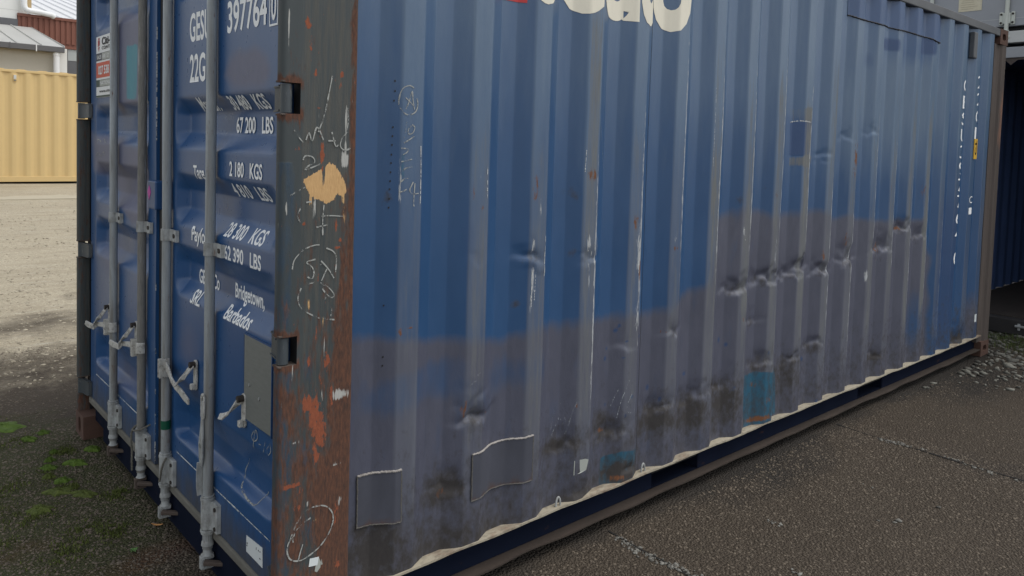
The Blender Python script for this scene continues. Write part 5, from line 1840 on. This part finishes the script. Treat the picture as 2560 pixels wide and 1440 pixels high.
# ragged seal hanging under the header
b = MB()
yy = np.linspace(DY0 + .12, DY1 - .12, 90)
hang = .012 + .03 * vnoise(yy, yy * 0, 7.) ** 2 + .05 * np.exp(-((yy - .24) / .03) ** 2)
b.add([(CX + .02, y, 2.492) for y in yy] + [(CX + .015, y, 2.49 - h) for y, h in zip(yy, hang)], [(i, i + 1, i + 91, i + 90) for i in range(89)])
b.build('torn_seal', m_farpost, dk, recalc=False)
b = MB(); b.box((CX, DY0 + .121, .0), (CX + .12, DY1 - .121, .14)); b.build('door_sill', paint_mat('worn_black_sill', (0.03, 0.028, 0.028), .4, .75, [], vary_scale=(10, 10, 10)), dk, bevel=.008)
b = MB(); b.box((CX + .1205, DY0 + .06, .10), (CX + 6, DY1 - .06, .146)); b.build('floor', m_ply, dk)
wx = np.arange(CX + .14, CX + 6.0, .034)
for yw, sg in ((DY0 + .03, 1), (DY1 - .03, -1)):
    b = MB()
    w_ = yw + sg * .03 * prof(wx)
    b.add([(x, y, .146) for x, y in zip(wx, w_)] + [(x, y, 2.55) for x, y in zip(wx, w_)], [(i, i + 1, i + 1 + len(wx), i + len(wx)) for i in range(len(wx) - 1)])
    b.build('side_panel', m_dkin, dk, recalc=False)
b = MB(); b.box((CX + 6.0, DY0, 0), (CX + 6.05, DY1, 2.588)); b.build('end_panel', m_dkin, dk)
b = MB(); b.box((CX + .12, DY0, 2.55), (CX + 6.0, DY1, 2.586)); b.build('roof', m_dkin, dk)
for yk in (-.02, -.7):
    b = MB()
    b.tube([(CX - .012, yk + .09, .085), (CX - .012, yk - .09, .085)], .012, 10)
    b.box((CX - .012, yk + .05, .05), (CX + .001, yk + .07, .11)); b.box((CX - .012, yk - .07, .05), (CX + .001, yk - .05, .11))
    b.build('keeper', m_bracket, dk, bevel=.002)

gc = thing('shipping_container', 'pale grey shipping container stacked on the dark open one', 'container', (0, 0, 0), group='stacked containers behind the blue container')
Z0 = 2.622
b = MB(); b.box((CX - .002, CY0 + .162, Z0 + .004), (CX + .10, CY1 - .162, Z0 + .108)); b.build('door_sill', m_sillw, gc, bevel=.005)
for yk in (CY0, CY1 - .162):
    for xk in (CX - .006, CX + 5.88):
        b = MB(); b.plate_hole((xk, yk + .081, Z0 + .051), (0, 1, 0), (0, 0, 1), .162, .118, .051, .079, (.03, 0, 0)); b.box((xk + .031, yk + .001, Z0 - .008), (xk + .178, yk + .161, Z0 + .11)); b.build('corner_casting', m_grey, gc, recalc=False)
b = MB(); b.box((CX, CY0, Z0 + .11), (CX + .14, CY0 + .10, Z0 + 2.59)); b.build('corner_post', m_grey, gc, bevel=.006)
b = MB(); b.box((CX, CY1 - .10, Z0 + .11), (CX + .14, CY1, Z0 + 2.59)); b.build('corner_post', m_grey, gc, bevel=.006)
b = MB(); b.box((CX + .09, CY0 + .1, Z0 + .108), (CX + .11, CY1 - .1, Z0 + .16)); b.build('door_gasket', m_black, gc)
for a, c in ((CY0 + .105, .129), (.139, CY1 - .105)):
    b = MB(); b.box((CX + .03, a, Z0 + .158), (CX + .08, c, Z0 + 2.48)); dr = b.build('door', m_grey, gc, bevel=.004)
    MB().box((CX + .0285, a + .02, Z0 + .225), (CX + .031, c - .02, Z0 + .228)).build('weld_line', m_sillw, dr)
    for z in (.62, 1.2, 1.8):
        MB().box((CX + .022, a + .08, Z0 + z), (CX + .0305, c - .08, Z0 + z + .10)).build('stiffener', m_grey, dr, bevel=.01)
b = MB(); b.box((CX, CY0 + .1, Z0 + 2.485), (CX + .12, CY1 - .1, Z0 + 2.59)); b.build('door_header', m_grey, gc)
b = MB(); b.box((CX + .1205, CY0, Z0 + .01), (CX + 6.05, CY1, Z0 + 2.588)); b.build('body', m_grey, gc)
for yr in (.294, .935, -.03, -.66):
    b = MB(); b.tube([(CX + .008, yr, Z0 + .085), (CX + .008, yr, Z0 + 2.5)], .0175, 14); rd = b.build('locking_rod', m_rodw, gc, smooth=True)
    b = MB(); b.box((CX + .012, yr - .062, Z0 + .168), (CX + .03, yr - .030, Z0 + .285)); b.box((CX + .012, yr + .030, Z0 + .168), (CX + .03, yr + .062, Z0 + .285)); b.box((CX + .002, yr - .030, Z0 + .178), (CX + .029, yr + .030, Z0 + .275)); b.build('guide_plate', m_rodw, rd, bevel=.006)
    for dy in (-.046, .046):
        for dz in (.188, .265):
            MB().tube([(CX + .012, yr + dy, Z0 + dz), (CX + .006, yr + dy, Z0 + dz)], .010, 8).build('bolt', m_bolt, rd)
    b = MB(); b.box((CX - .014, yr - .02, Z0 + .07), (CX + .03, yr + .02, Z0 + .125)); b.box((CX - .01, yr - .036, Z0 + .045), (CX + .0, yr + .036, Z0 + .07)); b.build('cam', m_rodw, rd, bevel=.005)
p0, p1 = at(0, CX + .028, 2396, 31), at(0, CX + .028, 2454, 25)
b = MB(); b.box((CX + .026, p1[1], p0[2]), (CX + .0295, p0[1], p0[2] + .17)); pl = b.build('data_plate', paint_mat('cream_data_plate', (0.60, 0.55, 0.40), .2, .5, [], vary_scale=(40, 40, 40)), gc)
m_printp = flat_mat('worn_print', (0.36, 0.31, 0.2), .6)
for k in range(7):
    z = p0[2] + .02 + k * .02
    a = p0[1] - .015 - .02 * random.random()
    MB().box((CX + .0252, a - random.uniform(.06, .14), z), (CX + .0262, a, z + .003)).build('plate_print', m_printp, pl)

# ------------------------------------------------------------------ yellow container
m_yel = paint_mat('yellow_container_paint', (0.58, 0.42, 0.19), .08, .55, [], vary_scale=(1, 1, .6))
yc = thing('shipping_container', 'yellow corrugated shipping container on the concrete apron', 'container', (0, 0, 0))
YY, ZG = 18.4, .372
X1 = 4.6
Xa = X1 - 6.058
b = MB()
wx = np.arange(Xa + .16, X1 - .16, .017)
w_ = YY + .004 + .034 * prof_smooth(wx + .05)
b.add([(x, y, ZG + .16) for x, y in zip(wx, w_)] + [(x, y, ZG + 2.53) for x, y in zip(wx, w_)], [(i, i + 1, i + 1 + len(wx), i + len(wx)) for i in range(len(wx) - 1)])
b.build('side_panel', m_yel, yc, recalc=False, smooth=True)
MB().box((Xa, YY, ZG + 2.515), (X1, YY + .06, ZG + 2.575)).build('top_rail', m_yel, yc, bevel=.008)
MB().box((Xa, YY - .004, ZG + .045), (X1, YY + .05, ZG + .168)).build('bottom_rail', m_yel, yc, bevel=.006)
for x in (Xa, X1 - .17):
    MB().box((x, YY - .002, ZG + .1), (x + .17, YY + .16, ZG + 2.5)).build('corner_post', m_yel, yc, bevel=.01)
    for y in (YY - .004, YY + 2.28):
        for z in (ZG, ZG + 2.475):
            MB().plate_hole((x + .085, y, z + .059), (1, 0, 0), (0, 0, 1), .178, .118, .08, .05, (0, .03, 0)).box((x - .004, y + .0305, z), (x + .174, y + .16, z + .118)).build('corner_casting', m_yel, yc, recalc=False)
rxs = np.arange(Xa + .05, X1 - .05, .02)
rzs = ZG + 2.576 + .016 * np.clip(np.sin(rxs * 2 * math.pi / .42) * 2, -1, 1)
b = MB()
b.add([(x, YY + .03, z) for x, z in zip(rxs, rzs)] + [(x, YY + 2.4, z) for x, z in zip(rxs, rzs)] + [(x, YY + .03, ZG + 2.55) for x in rxs], [(i, i + 1, i + 1 + len(rxs), i + len(rxs)) for i in range(len(rxs) - 1)] + [(i + 2 * len(rxs), i + 1 + 2 * len(rxs), i + 1, i) for i in range(len(rxs) - 1)])
b.build('roof', m_yel, yc, recalc=False)
MB().box((Xa + .1, YY + 2.36, ZG + .1), (X1 - .1, YY + 2.40, ZG + 2.5)).build('rear_side_panel', m_yel, yc)
MB().box((Xa + .02, YY + .1, ZG + .1), (Xa + .06, YY + 2.36, ZG + 2.5)).build('end_panel', m_yel, yc)
MB().box((X1 - .06, YY + .1, ZG + .1), (X1 - .02, YY + 2.36, ZG + 2.5)).build('end_panel', m_yel, yc)
MB().box((Xa + .2, YY + .15, ZG + .01), (X1 - .2, YY + 2.2, ZG + .12)).build('floor', m_void, yc)
p0 = at(1, YY, 37, 195)
b = MB(); b.box((p0[0] - .035, YY - .03, p0[2] - .07), (p0[0] + .035, YY + .02, p0[2] + .08)); vt = b.build('ventilator', m_yel, yc, bevel=.012)
MB().box((p0[0] - .026, YY - .034, p0[2] - .02), (p0[0] + .026, YY - .029, p0[2] + .066)).build('vent_cover', m_sillw, vt, bevel=.004)
MB().box((p0[0] - .024, YY - .033, p0[2] - .062), (p0[0] + .024, YY - .029, p0[2] - .036)).build('vent_slot', m_plate, vt)

# ------------------------------------------------------------------ low shed behind it
m_plaster = paint_mat('beige_plaster', (0.44, 0.41, 0.34), .1, .9, [], vary_scale=(1.2, 1.2, .8))
m_whitewall = paint_mat('white_block_paint', (0.68, 0.68, 0.65), .06, .8, [], vary_scale=(.8, .8, .8))
m_roofg = paint_mat('weathered_zinc_roof', (0.40, 0.40, 0.38), .14, .5, [], vary_scale=(2, .8, 2))
m_gut = flat_mat('dark_grey_gutter', (0.10, 0.10, 0.105), .5, .12)
m_pvc = flat_mat('white_downpipe', (0.70, 0.71, 0.71), .45, .05)
m_brown = paint_mat('brown_cladding', (0.175, 0.062, 0.038), .1, .6, [], vary_scale=(2, 2, .7))
m_roofw = paint_mat('pale_steel_roof', (0.66, 0.67, 0.68), .05, .5, [], vary_scale=(1, 1, 1))
shed = thing('shed', 'low beige shed with a ribbed metal roof behind the yellow container', 'shed', (0, 0, 0))
YS, XE, YR = 22.0, 3.50, 26.75
zg = .5
ze = 3.74
MB().box((-9, YS, zg - .3), (XE, YS + .2, ze)).build('wall', m_plaster, shed)
MB().box((XE - .2, YS + .2005, zg - .3), (XE, YR, ze)).build('wall', m_plaster, shed)
MB().box((XE + .14, YS + .02, zg - .3), (XE + .33, YS + .25, 3.86)).build('pillar', m_whitewall, shed, bevel=.01)
# roof trays between standing ribs
zr0, zr1 = 3.90, 4.89
rf = MB().box((-9, YS - .05, zr0 - .06), (3.72, YS - .02, zr0 - .005)).build('roof', m_roofg, shed)
nx = .565
xk = 3.72
while xk > -8:
    b = MB()
    a, c = xk - nx, xk
    sec = [(a + .02, 0), (a + .025, .035), (a + .055, .035), (a + .06, 0.004), (a + nx / 2, .002), (c + .019, .004)]
    n = len(sec)
    vs = [(x, YS - .12, zr0 - .02 + z) for x, z in sec] + [(x, YR, zr1 + z) for x, z in sec] + [(x, YS - .12, zr0 - .032) for x, z in sec]
    b.add(vs, [(i, i + 1, i + 1 + n, i + n) for i in range(n - 1)] + [(i + 2 * n, i + 1 + 2 * n, i + 1, i) for i in range(n - 1)])
    b.build('roof_panel', m_roofg, rf, recalc=False)
    xk -= nx
b = MB(); b.box((3.735, YS - .12, 0), (3.75, YR, .05))
for k in range(8):
    v = b.v[k]; b.v[k] = (v[0], v[1], v[2] + zr0 - .03 + (zr1 - zr0) * (v[1] - YS + .12) / (YR - YS + .12))
b.build('barge_flashing', m_roofg, rf)
gt = MB().box((-9, YS - .25, 3.725), (3.72, YS - .125, 3.875)).build('gutter', m_gut, shed, bevel=.01)
for u in (25, 91):
    p = at(1, YS - .25, u, 115)
    MB().box((p[0] - .012, YS - .262, 3.70), (p[0] + .012, YS - .2505, 3.885)).build('gutter_bracket', m_pvc if u > 50 else m_gut, gt)
p = at(1, YS - .18, 142, 150)
b = MB(); b.tube([(p[0], YS - .14, 3.722), (p[0], YS - .14, zg)], .075, 18); dp = b.build('downpipe', m_pvc, shed, smooth=True)
MB().tube([(p[0], YS - .14, 3.70), (p[0], YS - .14, 3.64)], .085, 18).build('pipe_collar', m_pvc, dp)

# ------------------------------------------------------------------ warehouse
wh = thing('warehouse', 'white and brown clad warehouse with a pale ribbed roof behind the shed', 'building', (0, 0, 0))
YW = 26.8
Xl = at(1, YW, 45, 32)[0]
ztop = at(1, YW, 187, 51)[2]
zbot = at(1, YW, 187, 113)[2]
zfl = at(1, YW, 20, 45)[2]
zfb = at(1, YW, 20, 62)[2] - .12
MB().box((-14, YW + .05, .4), (Xl + .02, YW + .3, 9.5)).build('wall', m_whitewall, wh)
for k in range(4):                                 # block courses
    MB().box((-14, YW + .046, zfl + .28 + k * .42), (Xl + .02, YW + .052, zfl + .286 + k * .42)).build('block_joint', m_roofg, wh)
MB().box((-14, YW - .02, zfb), (Xl - .01, YW + .049, zfl)).build('flashing', m_gut, wh)
# brown ribbed cladding
XR = 16.0
b = MB()
per = .155
xs_ = []
x = Xl
while x < XR:
    xs_ += [(x, 0), (x + .045, 0), (x + .055, .03), (x + .100, .03), (x + .11, 0)]
    x += per
n = len(xs_)
b.add([(p[0], YW + p[1], zbot) for p in xs_] + [(p[0], YW + p[1], ztop) for p in xs_], [(i, i + 1, i + 1 + n, i + n) for i in range(n - 1)])
cl = b.build('cladding', m_brown, wh, recalc=False)
MB().box((Xl - .02, YW - .03, ztop - .06), (XR, YW + .06, ztop + .03)).build('capping', m_brown, cl)
MB().box((Xl - .02, YW - .03, zbot - .15), (XR, YW + .06, zbot - .06)).build('capping', m_brown, cl)
MB().box((Xl - .02, YW + .031, zbot - .05), (XR, YW + .2, ztop)).build('backing', m_brown, cl)
MB().box((Xl, YW + .06, .4), (XR, YW + .25, zbot - .151)).build('wall', m_whitewall, wh)
xw0 = at(1, YW, 167.5, 150)[0]
zt, zm_, zb_ = at(1, YW, 178, 122)[2], at(1, YW, 178, 152)[2], at(1, YW, 178, 187)[2]
wf = MB().box((xw0, YW + .02, zb_ - .6), (xw0 + 2.4, YW + .0595, zt)).build('window', m_gut, wh)
MB().box((xw0 + .03, YW + .012, zm_), (xw0 + 2.37, YW + .0195, zt - .03)).build('pane', paint_mat('pale_grey_panel', (0.36, 0.38, 0.37), .06, .3, []), wf)
MB().box((xw0 + .03, YW + .012, zb_ - .57), (xw0 + 2.37, YW + .0195, zm_ - .03)).build('pane', paint_mat('dark_grey_panel', (0.10, 0.10, 0.105), .08, .3, []), wf)
# pale roof rising behind the cladding
zz0, zz1, y0_, y1_ = ztop + .0, ztop + 2.55, YW + .07, YW + 12
rw = MB().box((Xl + .3, y0_, zz0 - .05), (XR, y0_ + .05, zz0 - .005)).build('roof', m_roofw, wh)
xk, w = Xl + .3, .44
while xk < XR - w:
    b = MB()
    sec = [(xk, 0), (xk + .02, .05), (xk + .06, .05), (xk + .08, 0), (xk + w, 0)]
    n = 5
    b.add([(x, y0_, zz0 + z) for x, z in sec] + [(x, y1_, zz1 + z) for x, z in sec], [(i, i + 1, i + 1 + n, i + n) for i in range(n - 1)])
    b.build('roof_panel', m_roofw, rw, recalc=False)
    xk += w
# tan reveal and the white rainwater pipe that crosses the roof
m_tan = paint_mat('tan_timber', (0.45, 0.33, 0.17), .1, .7, [])
pa, pb = at(1, YW - .02, 69, 22), at(1, YW - .02, 80, 0)
MB().box((pa[0], YW + .06, pa[2] - .05), (pb[0], YW + .2, 9.0)).build('timber_reveal', m_tan, wh)
MB().box((Xl + .021, YW + .07, ztop + .031), (pa[0] - .005, YW + .3, 9.4)).build('wall', m_whitewall, wh)
pts = [at(1, YW - .12, 60.5, -60), at(1, YW - .12, 60, 8), at(1, YW - .12, 61, 17), at(1, YW - .12, 66, 24), at(1, YW - .12, 76, 27), at(1, YW - .10, 100, 31), at(1, YW - .08, 128, 37.5), at(1, YW - .02, 134, 42)]
b = MB(); b.tube([tuple(p) for p in pts], .088, 16); b.build('downpipe', m_pvc, wh, smooth=True)
